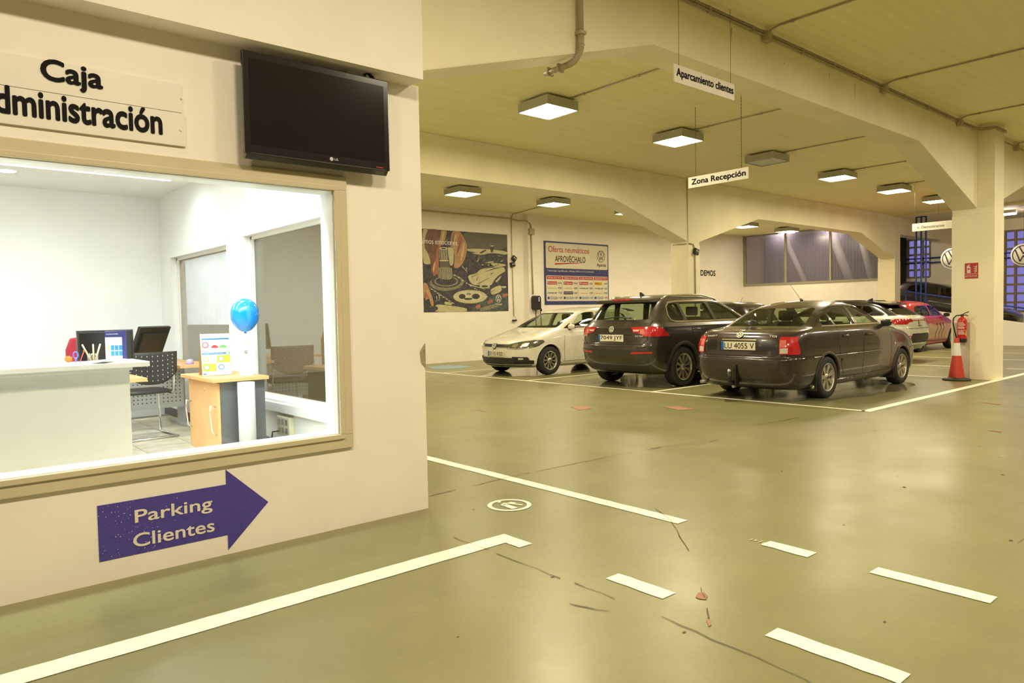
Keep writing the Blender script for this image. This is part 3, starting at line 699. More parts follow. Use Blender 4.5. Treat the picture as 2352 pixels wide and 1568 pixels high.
# cantilever chair
chv = thing('visitor_chair', 'black chair with perforated back and chrome cantilever frame', 'chair', (1.93, 8.15, FZ), math.radians(4))
fp = [(-.24, -.18, .44), (-.24, .25, .44), (-.24, .28, .40), (-.24, .26, .03), (-.24, .22, .012), (-.24, -.26, .012), (.24, -.26, .012), (.24, .22, .012), (.24, .26, .03), (.24, .28, .40), (.24, .25, .44), (.24, -.18, .44)]
MB().tube(fp, .0125, 10).tube([(-.22, -.2, .44), (-.22, -.25, .6), (-.22, -.27, .86)], .011, 8).tube([(.22, -.2, .44), (.22, -.25, .6), (.22, -.27, .86)], .011, 8).go('chrome_frame', M_CHROME, chv)
M_CHB = mat('chair_black', (.035, .033, .03), .35, var=.1)
st = MB(); v = []; f = []; nu, nv = 12, 8
for lay, dz in ((0, .0), (1, .055)):
    for i in range(nu+1):
        for j in range(nv+1):
            u, w_ = i/nu*2-1, j/nv*2-1
            k_ = (1-.12*abs(w_)**4); q_ = (1-.1*abs(u)**4)
            edge = max(abs(u), abs(w_))**6
            v.append((u*.235*k_, w_*.225*q_, .45+(dz-.02*edge if lay else .02*edge)))
n1 = (nu+1)*(nv+1)
for lay in (0, 1):
    for i in range(nu):
        for j in range(nv): a = lay*n1+i*(nv+1)+j; f.append((a, a+1, a+nv+2, a+nv+1))
bd = [i*(nv+1) for i in range(nu+1)]+[nu*(nv+1)+j for j in range(1, nv+1)]+[i*(nv+1)+nv for i in range(nu-1, -1, -1)]+[j for j in range(nv-1, 0, -1)]
for a, b in zip(bd, bd[1:]+bd[:1]): f.append((a, b, b+n1, a+n1))
st.add(v, f, True).go('seat', M_CHB, chv)
bk = MB(); v = []; f = []; nu, nv = 14, 10
def backpt(u, w_): # shell with a rounded lower edge
    low = .12*(u*u)**1.3
    z = .56+low+(w_)*(.33-low); return Vector((u*.25, -.25-.03*(1-u*u)-.02*w_+.0, z))
for off in (0, .008):
    for i in range(nu+1):
        for j in range(nv+1): p_ = backpt(i/nu*2-1, j/nv); v.append((p_.x, p_.y-off, p_.z))
n1 = (nu+1)*(nv+1)
for lay in (0, 1):
    for i in range(nu):
        for j in range(nv): a = lay*n1+i*(nv+1)+j; f.append((a, a+1, a+nv+2, a+nv+1))
bd = [i*(nv+1) for i in range(nu+1)]+[nu*(nv+1)+j for j in range(1, nv+1)]+[i*(nv+1)+nv for i in range(nu-1, -1, -1)]+[j for j in range(nv-1, 0, -1)]
for a, b in zip(bd, bd[1:]+bd[:1]): f.append((a, b, b+n1, a+n1))
bk.add(v, f, True).go('backrest', M_CHB, chv)
hl = MB(); M_HOLE = mat('light_hole', (.55, .55, .50), .6)
for i in range(-4, 5):
    for j in range(6):
        p_ = backpt(i/5, .12+j*.15); hl.add([(p_.x-.004, p_.y-.010, p_.z-.006), (p_.x+.004, p_.y-.010, p_.z-.006), (p_.x+.004, p_.y-.010, p_.z+.006), (p_.x-.004, p_.y-.010, p_.z+.006)], [(0, 1, 2, 3)])
        hl.add([(p_.x-.004, p_.y+.002, p_.z-.006), (p_.x+.004, p_.y+.002, p_.z-.006), (p_.x+.004, p_.y+.002, p_.z+.006), (p_.x-.004, p_.y+.002, p_.z+.006)], [(0, 1, 2, 3)])
hl.go('perforations', M_HOLE, chv, kind='stuff')
# monitors
def monitor(name, lab, cx, cy, z, w, h, rz_, tilt, back, logo=None):
    t = thing(name, lab, 'monitor', (cx, cy, z), rz_)
    Rm = Matrix.Rotation(tilt, 4, 'X'); mb = MB(); b0 = .10
    def bx(nm, a, b, m):
        k = MB().box(a, b); k.v = [tuple(Rm @ Vector(q)+Vector((0, 0, b0))) for q in k.v]; k.go(nm, m, t, bevel=.004)
    bx('screen_case', (-w/2, -.012, 0), (w/2, .025, h), M_BPLAST)
    bx('back_shell', (-w*.38, .025, h*.12), (w*.38, .055, h*.78), M_BPLAST)
    bx('screen', (-w/2+.015, -.0135, .02), (w/2-.015, -.012, h-.015), mat('screen_black', (.01, .01, .012), .12))
    MB().box((-.03, .03, .01), (.03, .06, b0+.1)).go('stand_neck', M_BPLAST, t)
    MB().box((-.11, -.06, 0), (.11, .12, .012)).go('stand_foot', M_BPLAST, t, bevel=.003)
    return t
monitor('monitor', 'wide black monitor behind the counter beside the red chair', 1.32, 6.72, FZ+.74, .42, .30, math.radians(4), math.radians(0), True)
monitor('monitor', 'tilted black monitor seen from behind above the visitor chair', 2.10, 8.72, FZ+.742, .46, .33, math.radians(215), math.radians(-24), True)
MB().box((.2, 6.45, .71+FZ), (1.56, 7.3, .74+FZ)).go('desk_top_board', M_OAK, None, 'low staff desk hidden behind the reception counter', 'desk')
rc = thing('office_chair', 'red upholstered office chair behind the counter', 'chair', (1.42, 7.75, FZ), math.pi)
MB().prism([(-.22, .52), (.22, .52), (.23, .95), (.19, 1.06), (0, 1.08), (-.19, 1.06), (-.23, .95)], 1, -.04, .04).go('backrest', mat('red_fabric', (.33, .012, .03), .8, var=.1, scale=60), rc, bevel=.02)
MB().box((-.24, -.5, .42), (.24, -.04, .50)).go('seat', MATS['red_fabric'], rc, bevel=.02)
MB().tube([(0, -.25, .06), (0, -.25, .42)], .025, 10).go('stem', M_BPLAST, rc); MB().box((-.02, -.02, .45), (.02, .06, .60)).go('back_bar', M_BPLAST, rc)
for k in range(5): a = 2*math.pi*k/5; MB().tube([(0, -.25, .09), (.28*math.cos(a), -.25+.28*math.sin(a), .05)], .018, 8).tube([(.28*math.cos(a), -.25+.28*math.sin(a), 0), (.28*math.cos(a), -.25+.28*math.sin(a), .05)], .022, 8).go('leg', M_BPLAST, rc)
# things on the counter
ctz = FZ+.975
def cpt(px, py, z=ctz): return at(2, z, px, py)
lf = thing('leaflet_holder', 'blue and white leaflet stand with app icons on the counter', 'leaflet stand', (.985, 4.80, ctz), math.radians(-14))
lw, lh = .088, .18
MB().box((-lw/2, -.012, 0), (lw/2, .012, lh)).go('card', M_WHITEP, lf)
MB().box((lw/2, -.012, 0), (lw/2+.022, .014, lh+.003)).go('spine', M_NAVY, lf)
def lrect(nm, u0, v0, u1, v1, m, d=.013): MB().add([((u-.5)*lw, -d, v*lh) for u, v in ((u0, v0), (u1, v0), (u1, v1), (u0, v1))], [(0, 1, 2, 3)]).go(nm, m, lf)
lrect('blue_band', 0, .8, 1, 1, M_NAVY)
for i in range(3):
    for j in range(2): lrect('app_icon', .32+i*.24, .18+j*.19, .52+i*.24, .34+j*.19, M_CYB)
lrect('gold_device', .14, .38, .26, .52, mat('gold_print', (.6, .45, .15), .5))
text('lettering', 'La app que lo simplifica', Vector((-lw*.42, -.0135, lh*.88)), X_, Z_, lw*.7, lh*.045, M_WHITEP, lf, .02, .0004)
pf = thing('pen_pot', 'glass pot with three wooden sticks on the counter', 'pen pot', (.885, 4.87, ctz))
MB().lathe([(.028, 0), (.03, .05), (.027, .05), (.025, .003), (0.001, .003)], (0, 0, 0), 2, 18).go('pot', glassmat('pot_glass', (.9, .9, .85), 1.2), pf)
for dx, tx in ((-.008, -.045), (.004, .0), (.012, .03)): MB().tube([(dx, 0, .004), (dx+tx, 0, .105)], .0045, 8).go('stick', mat('pale_wood', (.62, .46, .22), .6), pf)
lp = MB()
for k in range(5): lp.obox((0, 0, .002+.003*k), (math.cos(.2*k), math.sin(.2*k), 0), (-math.sin(.2*k), math.cos(.2*k), 0), Z_, .10, .05, .0013)
lp.go('paper_stack', M_WHITEP, None, 'fanned stack of white papers on the counter', 'paper', loc=(.93, 4.70, ctz))
toy = thing('orange_pompom', 'fluffy orange pompom beside the pens on the counter', 'toy', (.755, 4.84, ctz))
pm = MB()
for k in range(90):
    a, b = random.uniform(0, 6.283), math.acos(random.uniform(-1, 1)); d = Vector((math.sin(b)*math.cos(a), math.sin(b)*math.sin(a), math.cos(b)))
    t1 = d.orthogonal().normalized()*.006; t2 = d.cross(t1)
    pm.add([t1+Vector((0, 0, .024)), t2+Vector((0, 0, .024)), -t1+Vector((0, 0, .024)), d*.024+Vector((0, 0, .024))], [(0, 1, 3), (1, 2, 3), (2, 0, 3)])
pm.lathe([(.003, .006), (.014, .012), (.017, .024), (.013, .036), (.003, .041)], (0, 0, 0), 2, 12)
pm.go('pompom', mat('orange_fluff', (.75, .16, .02), .9), toy)
for (dx, c, lab) in ((.05, (.08, .12, .6), 'blue handled scissors handle beside the orange pompom'), (.08, (.5, .04, .04), 'red tipped pen beside the blue scissors')):
    o_ = MB()
    if c[2] > .3: o_.tube([(.012*math.cos(a), 0, .045+.02*math.sin(a)) for a in [k*.45 for k in range(15)]], .0035, 6).tube([(0, 0, 0), (0, 0, .03)], .004, 6)
    else: o_.tube([(-.01, 0, 0), (.012, 0, .062)], .003, 6).tube([(.012, 0, .062), (.015, 0, .07)], .005, 6)
    o_.go('scissors' if c[2] > .3 else 'pen', mat('pen_%d' % int(dx*1000), c, .4), None, lab, 'scissors' if c[2] > .3 else 'pen', loc=(.745+dx, 4.86, ctz))
# wall socket box with a cable
q = at(0, XI-.03, 655, 978)
sb = thing('socket_box', 'cream wall box with six sockets low on the office side wall', 'socket box', (XI, q.y, q.z))
MB().box((-.05, -.13, -.085), (0, .13, .085)).go('box', mat('cream_plastic', (.66, .62, .45), .45), sb, bevel=.005)
for j in range(3):
    for k in range(2): MB().box((-.054, -.10+j*.075, -.06+k*.075), (-.05, -.05+j*.075, -.01+k*.075)).go('socket', M_STEEL, sb, bevel=.002)
MB().tube([(-.06, .08, -.05), (-.09, .14, -.06), (-.08, .2, -.16), (-.02, .22, -.28)], .006, 8).go('cable', M_BPLAST, sb)
nb = MB(); nb.lathe([(.035, 0), (.04, .02), (.03, .05), (.01, .055), (.001, .056)], (0, 0, 0), 2, 14)
nb.go('cable_bundle', mat('lilac_plastic', (.45, .38, .55), .4), None, 'small lilac bundle of cables on the desk end', 'cable', loc=(2.34, 7.95, FZ+.74))
# office ceiling lamps
M_TUBE = mat('cool_glow', (.9, .9, .9), .5, emit=OFFICE_COL, power=OFFICE_PWR*2.2)
for yl, labl in ((8.25, 'long louvred strip lamp in the office ceiling'), (4.52, 'unseen strip lamp added above the window head to light the counter'), (6.3, 'unseen strip lamp added in the middle of the office ceiling')):  # the two nearer strips are unseen, added to brighten the office fronts
  ol = thing('louvre_lamp', labl, 'lamp', (0, yl, ZOC-.003))
  MB().box((-2.0, -.15, -.05), (2.35, -.13, 0)).box((-2.0, .13, -.05), (2.35, .15, 0)).box((-2.0, -.15, -.05), (-1.98, .15, 0)).box((2.33, -.15, -.05), (2.35, .15, 0)).go('housing', M_WLACQ, ol)
  MB().add([(-1.97, -.12, -.012), (2.32, -.12, -.012), (2.32, .12, -.012), (-1.97, .12, -.012)], [(0, 1, 2, 3)]).go('light_panel', M_TUBE if yl > 5 else mat('cool_glow_front', (.9, .9, .9), .5, emit=(.82, .94, 1), power=OFFICE_PWR*5.5), ol)
  for k in range(36): MB().box((-1.95+k*.12, -.13, -.045), (-1.945+k*.12, .13, -.015)).go('louvre', M_CHROME, ol)
M_SPOT = mat('warm_glow', (.9, .9, .9), .5, emit=(1, .9, .72), power=OFFICE_PWR*3)
for i, (x, y, lab) in enumerate(((.93, 9.0, 'round downlight in the office ceiling near the back wall'), (2.05, 7.35, 'round downlight in the office ceiling near the side wall'), (2.05, 5.4, 'round downlight in the office ceiling behind the window head'), (-.4, 5.8, 'round downlight over the reception counter'), (-.9, 9.0, 'round downlight at the left of the office back wall'), (.1, 4.5, 'unseen round downlight just inside the big window above the counter'), (1.1, 4.5, 'unseen round downlight just inside the big window at the counter end'), (2.0, 4.5, 'unseen round downlight just inside the right end of the big window'), (-1.0, 4.5, 'unseen round downlight just inside the left part of the big window'))):  # row along the window is unseen, added to light the counter front
    t = thing('downlight', lab, 'lamp', (x, y, ZOC), group='office downlights')
    MB().lathe([(.085, 0), (.10, -.004), (.105, 0)], (0, 0, 0), 2, 24).go('trim_ring', M_CHROME, t)
    MB().lathe([(.001, -.003), (.085, -.003)], (0, 0, 0), 2, 24).go('lens', M_SPOT, t)








# CARS-BEGIN
# ------------------------------------------------------------------ cars
def pchip(keys, sub):
    """monotone interpolation of level rows"""
    n = len(keys); cols = list(zip(*keys)); out = []
    sl = []
    for c in cols:
        d = [c[i+1]-c[i] for i in range(n-1)]; m = [0]*n; m[0], m[-1] = d[0], d[-1]
        for i in range(1, n-1): m[i] = 0 if d[i-1]*d[i] <= 0 else 2*d[i-1]*d[i]/(d[i-1]+d[i])
        sl.append(m)
    for i in range(n-1):
        for s in range(sub):
            t = s/sub; h = (2*t**3-3*t*t+1, t**3-2*t*t+t, -2*t**3+3*t*t, t**3-t*t)
            out.append([h[0]*c[i]+h[1]*m[i]+h[2]*c[i+1]+h[3]*m[i+1] for c, m in zip(cols, sl)])
    out.append(list(keys[-1])); return out

def ringpts(row, inset=0, dz=0):
    z, xr, xf, w, Lr, nr, Lf, nf = row
    xr, xf, w = xr+inset, xf-inset, max(.05, w-inset); L = xf-xr
    Lr, Lf = min(Lr, L*.49), min(Lf, L*.49); pts = []
    NR, NS = 12, 14
    for k in range(NR+1):
        th = (math.pi/2)*k/NR; s, c = math.sin(th), math.cos(th)
        pts.append((xr+Lr*(1-c**(2/nr)), w*s**(2/nr)))
    for k in range(1, NS): pts.append((xr+Lr+(L-Lr-Lf)*k/NS, w))
    for k in range(NR, -1, -1):
        th = (math.pi/2)*k/NR; s, c = math.sin(th), math.cos(th)
        pts.append((xf-Lf*(1-c**(2/nf)), w*s**(2/nf)))
    xm, hl = (xr+xf)/2, L/2
    pts = [(x, y*(1-.035*((x-xm)/hl)**2)) for x, y in pts]
    return [(x, y, z+dz) for x, y in pts]+[(x, -y, z+dz) for x, y in pts[-2:0:-1]]

def shell(rows, inset=0, dz=0):
    R = [ringpts(r, inset, dz) for r in rows]; n = len(R[0]); mb = MB()
    v = [p for r in R for p in r]; f = []
    for i in range(len(R)-1):
        for k in range(n): f.append((i*n+k, i*n+(k+1) % n, (i+1)*n+(k+1) % n, (i+1)*n+k))
    f.append(tuple(range(n))[::-1]); f.append(tuple((len(R)-1)*n+k for k in range(n)))
    return mb.add(v, f, True)

def boolean(me, cut):
    a = bpy.data.objects.new('a', me); b = bpy.data.objects.new('b', cut); COL.objects.link(a); COL.objects.link(b)
    md = a.modifiers.new('b', 'BOOLEAN'); md.operation = 'DIFFERENCE'; md.object = b; md.solver = 'EXACT'
    dg = bpy.context.evaluated_depsgraph_get(); dg.update()
    r = bpy.data.meshes.new_from_object(a.evaluated_get(dg))
    bpy.data.objects.remove(a); bpy.data.objects.remove(b); return r

class Car:
    def __init__(s, name, label, levels, wb, R, paint, loc, rot, roofmat=None, roofz=9, group=None, glass=None, archr=None, sub=3, pitch=0):
        s.t = thing(name, label, 'car', loc, rot, group)
        if pitch: s.t.rotation_euler = (0, pitch, rot)
        s.rows = pchip(levels, sub); s.wb, s.R, s.paint = wb, R, paint; s.roofmat, s.roofz = roofmat, roofz
        s.outer = shell(s.rows).mesh('outer'); s.archr = archr or R+.045
        bm = bmesh.new(); bm.from_mesh(s.outer); bmesh.ops.triangulate(bm, faces=bm.faces); bm.normal_update()
        s.bm = bm; s.bvh = BVHTree.FromBMesh(bm); bm.faces.ensure_lookup_table()
        s.glass = glass or glassmat('car_glass', (.60, .68, .55), 1.1)
        s.sides = []; s.fr = []
        s.hw = max(r[3] for r in s.rows)
    def side_window(s, pts, name='side_window'): s.sides.append((pts, name))
    def end_window(s, pts, front, name): s.fr.append((pts, front, name))
    def hit(s, o, d):
        h = s.bvh.ray_cast(Vector(o), Vector(d)); return h if h[0] is not None else None
    def normal(s, loc, idx):
        f = s.bm.faces[idx]; w = poly_3d_calc([v.co for v in f.verts], loc); n = Vector()
        for a, v in zip(w, f.verts): n += v.normal*a
        return n.normalized()
    def build(s):
        rows_in = [r for r in s.rows if r[0] > .30]
        inner = shell(rows_in, .055, -.035).mesh('inner')
        me = boolean(s.outer, inner)
        c = MB()
        for sx in (-1, 1):
            for sy in (-1, 1): c.tube([(sx*s.wb/2, sy*(s.hw-.30), s.R), (sx*s.wb/2, sy*(s.hw+.2), s.R)], s.archr, 40)
        for pts, nm in s.sides:
            for sy in (-1, 1): c.prism(pts, 1, sy*.36, sy*1.3)
        me = boolean(me, c.mesh('cut'))
        c = MB()
        for pts, front, nm in s.fr: c.prism(pts, 0, .15 if front else -3, 3 if front else -.45)
        if s.fr: me = boolean(me, c.mesh('cut'))
        # smooth shading that follows the uncut skin
        nor = []; me.calc_loop_triangles() if False else None
        sm = []; mi = []
        for p in me.polygons:
            h = s.bvh.find_nearest(p.center); on_ = h[0] is not None and h[3] < .004 and abs(h[1].dot(p.normal)) > .7
            sm.append(True)
            mi.append((1 if (s.roofmat and p.center.z > s.roofz) else 0) if on_ else (2 if h[3] < .036 else 3))
            for li in p.loop_indices:
                if on_:
                    co = me.vertices[me.loops[li].vertex_index].co; q = s.bvh.find_nearest(co); n = s.normal(q[0], q[2])
                    if n.dot(p.normal) < 0: n = -n
                    nor.append(n)
                else: nor.append(p.normal.copy())
        me.polygons.foreach_set('use_smooth', sm); me.materials.clear()
        for m in (s.paint, s.roofmat or s.paint, M_BPLAST, mat('headliner', (.30, .28, .23), .8)): me.materials.append(m)
        me.polygons.foreach_set('material_index', mi)
        me.normals_split_custom_set([tuple(n) for n in nor]); me.update()
        link('body', me, None, s.t)
        for pts, nm in s.sides:
            for sy in (-1, 1): s.patch(nm, pts, 'y', sy, s.glass, -.004, skirt=0)
        for pts, front, nm in s.fr: s.patch(nm, pts, 'x', 1 if front else -1, s.glass, -.004, skirt=0)
        return s
    def patch(s, name, pts, axis, sgn, m, off=.004, skirt=.012, grid=.07, parent=None, smooth=True):
        """polygon drawn in side (x,z) or end (y,z) view, wrapped onto the skin"""
        bm = bmesh.new(); f = bm.faces.new([bm.verts.new((p[0], p[1], 0)) for p in pts])
        xs, ys = [p[0] for p in pts], [p[1] for p in pts]
        def cuts(a, b):
            n = int((b-a)/grid)+1; return [a+(b-a)*k/n for k in range(1, n)]
        for x in cuts(min(xs), max(xs)): bmesh.ops.bisect_plane(bm, geom=bm.verts[:]+bm.edges[:]+bm.faces[:], plane_co=(x, 0, 0), plane_no=(1, 0, 0))
        for y in cuts(min(ys), max(ys)): bmesh.ops.bisect_plane(bm, geom=bm.verts[:]+bm.edges[:]+bm.faces[:], plane_co=(0, y, 0), plane_no=(0, 1, 0))
        bmesh.ops.triangulate(bm, faces=bm.faces[:]) if len(pts) > 60 else None
        nrm = {}
        for v in bm.verts:
            a, b = v.co.x, v.co.y
            if axis == 'y': o, d = (a, sgn*2, b), (0, -sgn, 0)
            else: o, d = (sgn*4, a, b), (-sgn, 0, 0)
            h = s.hit(o, d)
            if h is None:
                q = s.bvh.find_nearest(Vector((a, sgn*s.hw*.9, b)) if axis == 'y' else Vector((sgn*2, a, b))); loc, idx = q[0], q[2]
            else: loc, idx = h[0], h[2]
            n = s.normal(loc, idx)
            if n.dot(Vector(d)) > 0: n = -n
            v.co = loc+n*off; nrm[v] = n
        if skirt:
            be = [e for e in bm.edges if len(e.link_faces) == 1]; nv = {}
            for e in be:
                for v in e.verts:
                    if v not in nv: nv[v] = bm.verts.new(v.co-nrm[v]*skirt)
            for e in be:
                try: bm.faces.new((e.verts[0], e.verts[1], nv[e.verts[1]], nv[e.verts[0]]))
                except ValueError: pass
        bmesh.ops.recalc_face_normals(bm, faces=bm.faces)
        me = bpy.data.meshes.new(name); bm.to_mesh(me); bm.free()
        me.polygons.foreach_set('use_smooth', [smooth]*len(me.polygons))
        if skirt: me.set_sharp_from_angle(angle=.7)
        return link(name, me, m, parent or s.t)
    def strip(s, name, pts, axis, sgn, m, w=.008, off=.002, parent=None, skirt=.004):
        L, Rr = [], []
        for i, p in enumerate(pts):
            a, b = Vector(pts[max(i-1, 0)]), Vector(pts[min(i+1, len(pts)-1)]); d = (b-a).normalized(); n = Vector((-d.y, d.x))*w/2
            L.append(tuple(Vector(p)+n)); Rr.append(tuple(Vector(p)-n))
        return s.patch(name, L+Rr[::-1], axis, sgn, m, off, skirt, .12, parent)
    def point(s, axis, sgn, a, b, off=0):
        o, d = ((a, sgn*2, b), (0, -sgn, 0)) if axis == 'y' else ((sgn*4, a, b), (-sgn, 0, 0))
        h = s.hit(o, d); n = s.normal(h[0], h[2]); n = -n if n.dot(Vector(d)) > 0 else n
        return h[0]+n*off, n
    def wheels(s, spokes=10, rimmat=None, rr=None, sw=.022, double=False, tw=.20, hub=True, yo=.0, tip=None):
        rr = rr or s.R*.64; hw = tw/2; rimmat = rimmat or M_ALLOY
        tire = MB().lathe([(rr, -hw*.9), (rr+.015, -hw), (s.R-.03, -hw), (s.R-.008, -hw*.85), (s.R, -hw*.5), (s.R, hw*.5), (s.R-.008, hw*.85), (s.R-.03, hw), (rr+.015, hw), (rr, hw*.9)], (0, 0, 0), 1, 40, close=True).mesh('wheel')
        rim = MB()
        rim.lathe([(rr+.004, hw*.92), (rr-.006, hw*.98), (rr-.018, hw*.86), (rr-.022, -hw*.6), (rr+.002, -hw*.8), (rr+.003, hw*.8)], (0, 0, 0), 1, 40)
        rim.lathe([(.001, hw*.80), (.05, hw*.78), (.062, hw*.6), (.062, hw*.2)], (0, 0, 0), 1, 24)
        for k in range(spokes):
            a = 2*math.pi*k/spokes; c, q = math.cos(a), math.sin(a)
            for da in ((-.09, .09) if double else (0,)):
                c2, q2 = math.cos(a+da), math.sin(a+da); w1 = sw*.75; w2 = tip or sw*1.1
                p0, p1 = Vector((c*.05, hw*.68, q*.05)), Vector((c2*(rr-.012), hw*.82, q2*(rr-.012))); t = Vector((-q, 0, c)); n = Vector((0, 1, 0))
                rim.add([p0+t*w1, p0-t*w1, p1-t*w2, p1+t*w2, p0+t*w1-n*.03, p0-t*w1-n*.03, p1-t*w2-n*.03, p1+t*w2-n*.03], [(0, 1, 2, 3), (4, 5, 6, 7), (0, 1, 5, 4), (1, 2, 6, 5), (2, 3, 7, 6), (3, 0, 4, 7)])
        rim = rim.mesh('rim'); rim.materials.append(rimmat)
        disc = MB().lathe([(.001, .01), (rr-.02, .01), (rr-.02, -.01)], (0, 0, 0), 1, 24).mesh('brake_disc'); disc.materials.append(M_DARK)
        cap = MB(); cap.lathe([(.001, hw*.86), (.028, hw*.86), (.032, hw*.80)], (0, 0, 0), 1, 18); vw_logo(cap, (0, hw*.865, 0), (1, 0, 0), (0, 0, 1), .024, 1, t=.14, N=(0, 1, 0), th=.001)
        cap = cap.mesh('hub_cap'); cap.materials.append(M_STEEL); cap.materials.append(M_BPLAST)
        tire.materials.append(M_RUBBER)
        for sx in (-1, 1):
            for sy in (-1, 1):
                w = link('wheel', tire, None, s.t, loc=(sx*s.wb/2, sy*(s.hw-hw-.012+yo), s.R)); w.rotation_euler = (0, random.uniform(0, 1), 0 if sy > 0 else math.pi)
                link('rim', rim, None, w); link('brake_disc', disc, None, w); link('hub_cap', cap, None, w) if hub else None
    def arch_trim(s, m, w=.05, r=None, off=.006):
        r = r or s.archr
        for sx in (-1, 1):
            for sy in (-1, 1):
                pts = []; A = [math.radians(a) for a in range(-8, 189, 7)]
                o_ = [(sx*s.wb/2+(r+w)*math.cos(a), s.R+(r+w)*math.sin(a)) for a in A]; i_ = [(sx*s.wb/2+(r-.004)*math.cos(a), s.R+(r-.004)*math.sin(a)) for a in A]
                bm = bmesh.new(); V = []
                for pa, pb in zip(o_, i_):
                    row = []
                    for k in range(3):
                        p = (pa[0]+(pb[0]-pa[0])*k/2, max(.19, pa[1]+(pb[1]-pa[1])*k/2)); q, n = s.point('y', sy, p[0], p[1]) if s.hit((p[0], sy*2, p[1]), (0, -sy, 0)) else (Vector((p[0], sy*(s.hw-.03), p[1])), Vector((0, sy, 0)))
                        row.append(bm.verts.new(q+n*(off*(.2, 1, 1.1)[k])))
                    row.append(bm.verts.new(row[-1].co-Vector((0, sy*.05, 0)))); V.append(row)
                for a, b in zip(V, V[1:]):
                    for k in range(3): bm.faces.new((a[k], a[k+1], b[k+1], b[k]))
                bmesh.ops.recalc_face_normals(bm, faces=bm.faces); me = bpy.data.meshes.new('arch'); bm.to_mesh(me); bm.free()
                me.polygons.foreach_set('use_smooth', [True]*len(me.polygons)); link('wheel_arch_trim', me, m, s.t)
    def plate(s, sgn, y, z, num, w=.52, h=.115, off=.008):
        p, n = s.point('x', sgn, y, z); X = Vector((0, sgn, 0)) if sgn > 0 else Vector((0, -1, 0)); N = Vector((sgn, 0, 0))
        p = p+N*off; mb = MB().obox(p, X, N, Z_, w/2, .005, h/2)
        pl = mb.go('license_plate', mat('plate_white', (.72, .69, .55), .4, var=.01), s.t, bevel=.002)
        MB().obox(p-X*(w/2-.022)+N*.004, X, N, Z_, .02, .0035, h/2-.003).go('country_band', mat('plate_blue', (.01, .10, .55), .4), pl)
        text('plate_number', num, p-X*(w/2-.055)-Z_*(h*.34)+N*.0065, X, Z_, w-.075, h*.68, M_BLACK, pl, .004, .001)
    def badge(s, sgn, y, z, r=.055, off=.006):
        p, n = s.point('x', sgn, y, z); X = Vector((0, sgn, 0)); N = Vector((sgn, 0, 0)); mb = MB()
        U = (Z_-n*n.dot(Z_)).normalized(); nn = X.cross(U).normalized(); nn = nn if nn.dot(n) > 0 else -nn
        k = 28; c = p+n*off
        mb.add([c]+[c+X*(r*math.cos(2*math.pi*i/k))+U*(r*math.sin(2*math.pi*i/k)) for i in range(k)]+[p+X*(r*1.02*math.cos(2*math.pi*i/k))+U*(r*1.02*math.sin(2*math.pi*i/k))-n*.01 for i in range(k)], [(0, 1+i, 1+(i+1) % k) for i in range(k)]+[(1+i, 1+(i+1) % k, 1+k+(i+1) % k, 1+k+i) for i in range(k)], False, 0)
        vw_logo(mb, c+n*.002, X, U, r*.98, 1, t=.16, N=n, th=.003)
        me = mb.mesh('badge', False); o = link('badge', me, [M_BPLAST, mat('badge_silver', (.78, .75, .64), .3, metal=.25)], s.t)
    def lettering(s, sgn, body, y, z, w, h, m=None):
        p, n = s.point('x', sgn, y+sgn*w/2, z); X = Vector((0, sgn, 0)); X = (X-n*n.dot(X)).normalized(); U = (Z_-n*n.dot(Z_)).normalized()
        text('lettering', body, p+n*.007-X*w/2, X, U, w, h, m or mat('badge_silver', (.78, .75, .64), .3, metal=.25), s.t, .02, .001)
    def mirror(s, x, z, m, sides=(-1, 1), size=1):
        for sy in sides:
            p, n = s.point('y', sy, x, z); mb = MB(); v = []; f = []; nu, nv = 12, 8
            c = Vector((x+.02, sy*(abs(p.y)+.115), z+.02))
            for i in range(nu):
                for j in range(nv+1):
                    a, b = 2*math.pi*i/nu, math.pi*j/nv-math.pi/2
                    sx_ = math.copysign(abs(math.sin(b))**.8, math.sin(b)); cb = math.cos(b)**.55
                    v.append(c+Vector((.065*sx_ if sx_ > 0 else .03*sx_, sy*.088*cb*math.copysign(abs(math.cos(a))**.7, math.cos(a)),   .058*cb*math.copysign(abs(math.sin(a))**.7, math.sin(a))))*1)
            for i in range(nu):
                for j in range(nv): k = (i+1) % nu; f.append((i*(nv+1)+j, k*(nv+1)+j, k*(nv+1)+j+1, i*(nv+1)+j+1))
            mb.add(v, f, True); o = mb.go('wing_mirror', m, s.t)
            MB().obox(c+Vector((-.036, 0, 0)), (0, 1, 0), (1, 0, 0), Z_, .070, .003, .044).go('mirror_glass', mat('mirror_dark', (.05, .05, .05), .08, metal=.6), o, bevel=.01)
            MB().obox((c+p)/2+Vector((0, 0, -.03)), (c-p), (1, 0, 0), Z_, (c-p).length/2, .03, .022).go('mirror_arm', M_BPLAST, o, bevel=.006)
    def handle(s, x, z, m, L=.2):
        for sy in (-1, 1):
            p, n = s.point('y', sy, x, z); c = p+n*.018
            MB().tube([p+Vector((-L/2, 0, 0)), c+Vector((-L/2+.02, 0, .002)), c+Vector((0, 0, .004)), c+Vector((L/2-.02, 0, .002)), p+Vector((L/2, 0, 0))], .013, 8).go('door_handle', m, s.t)
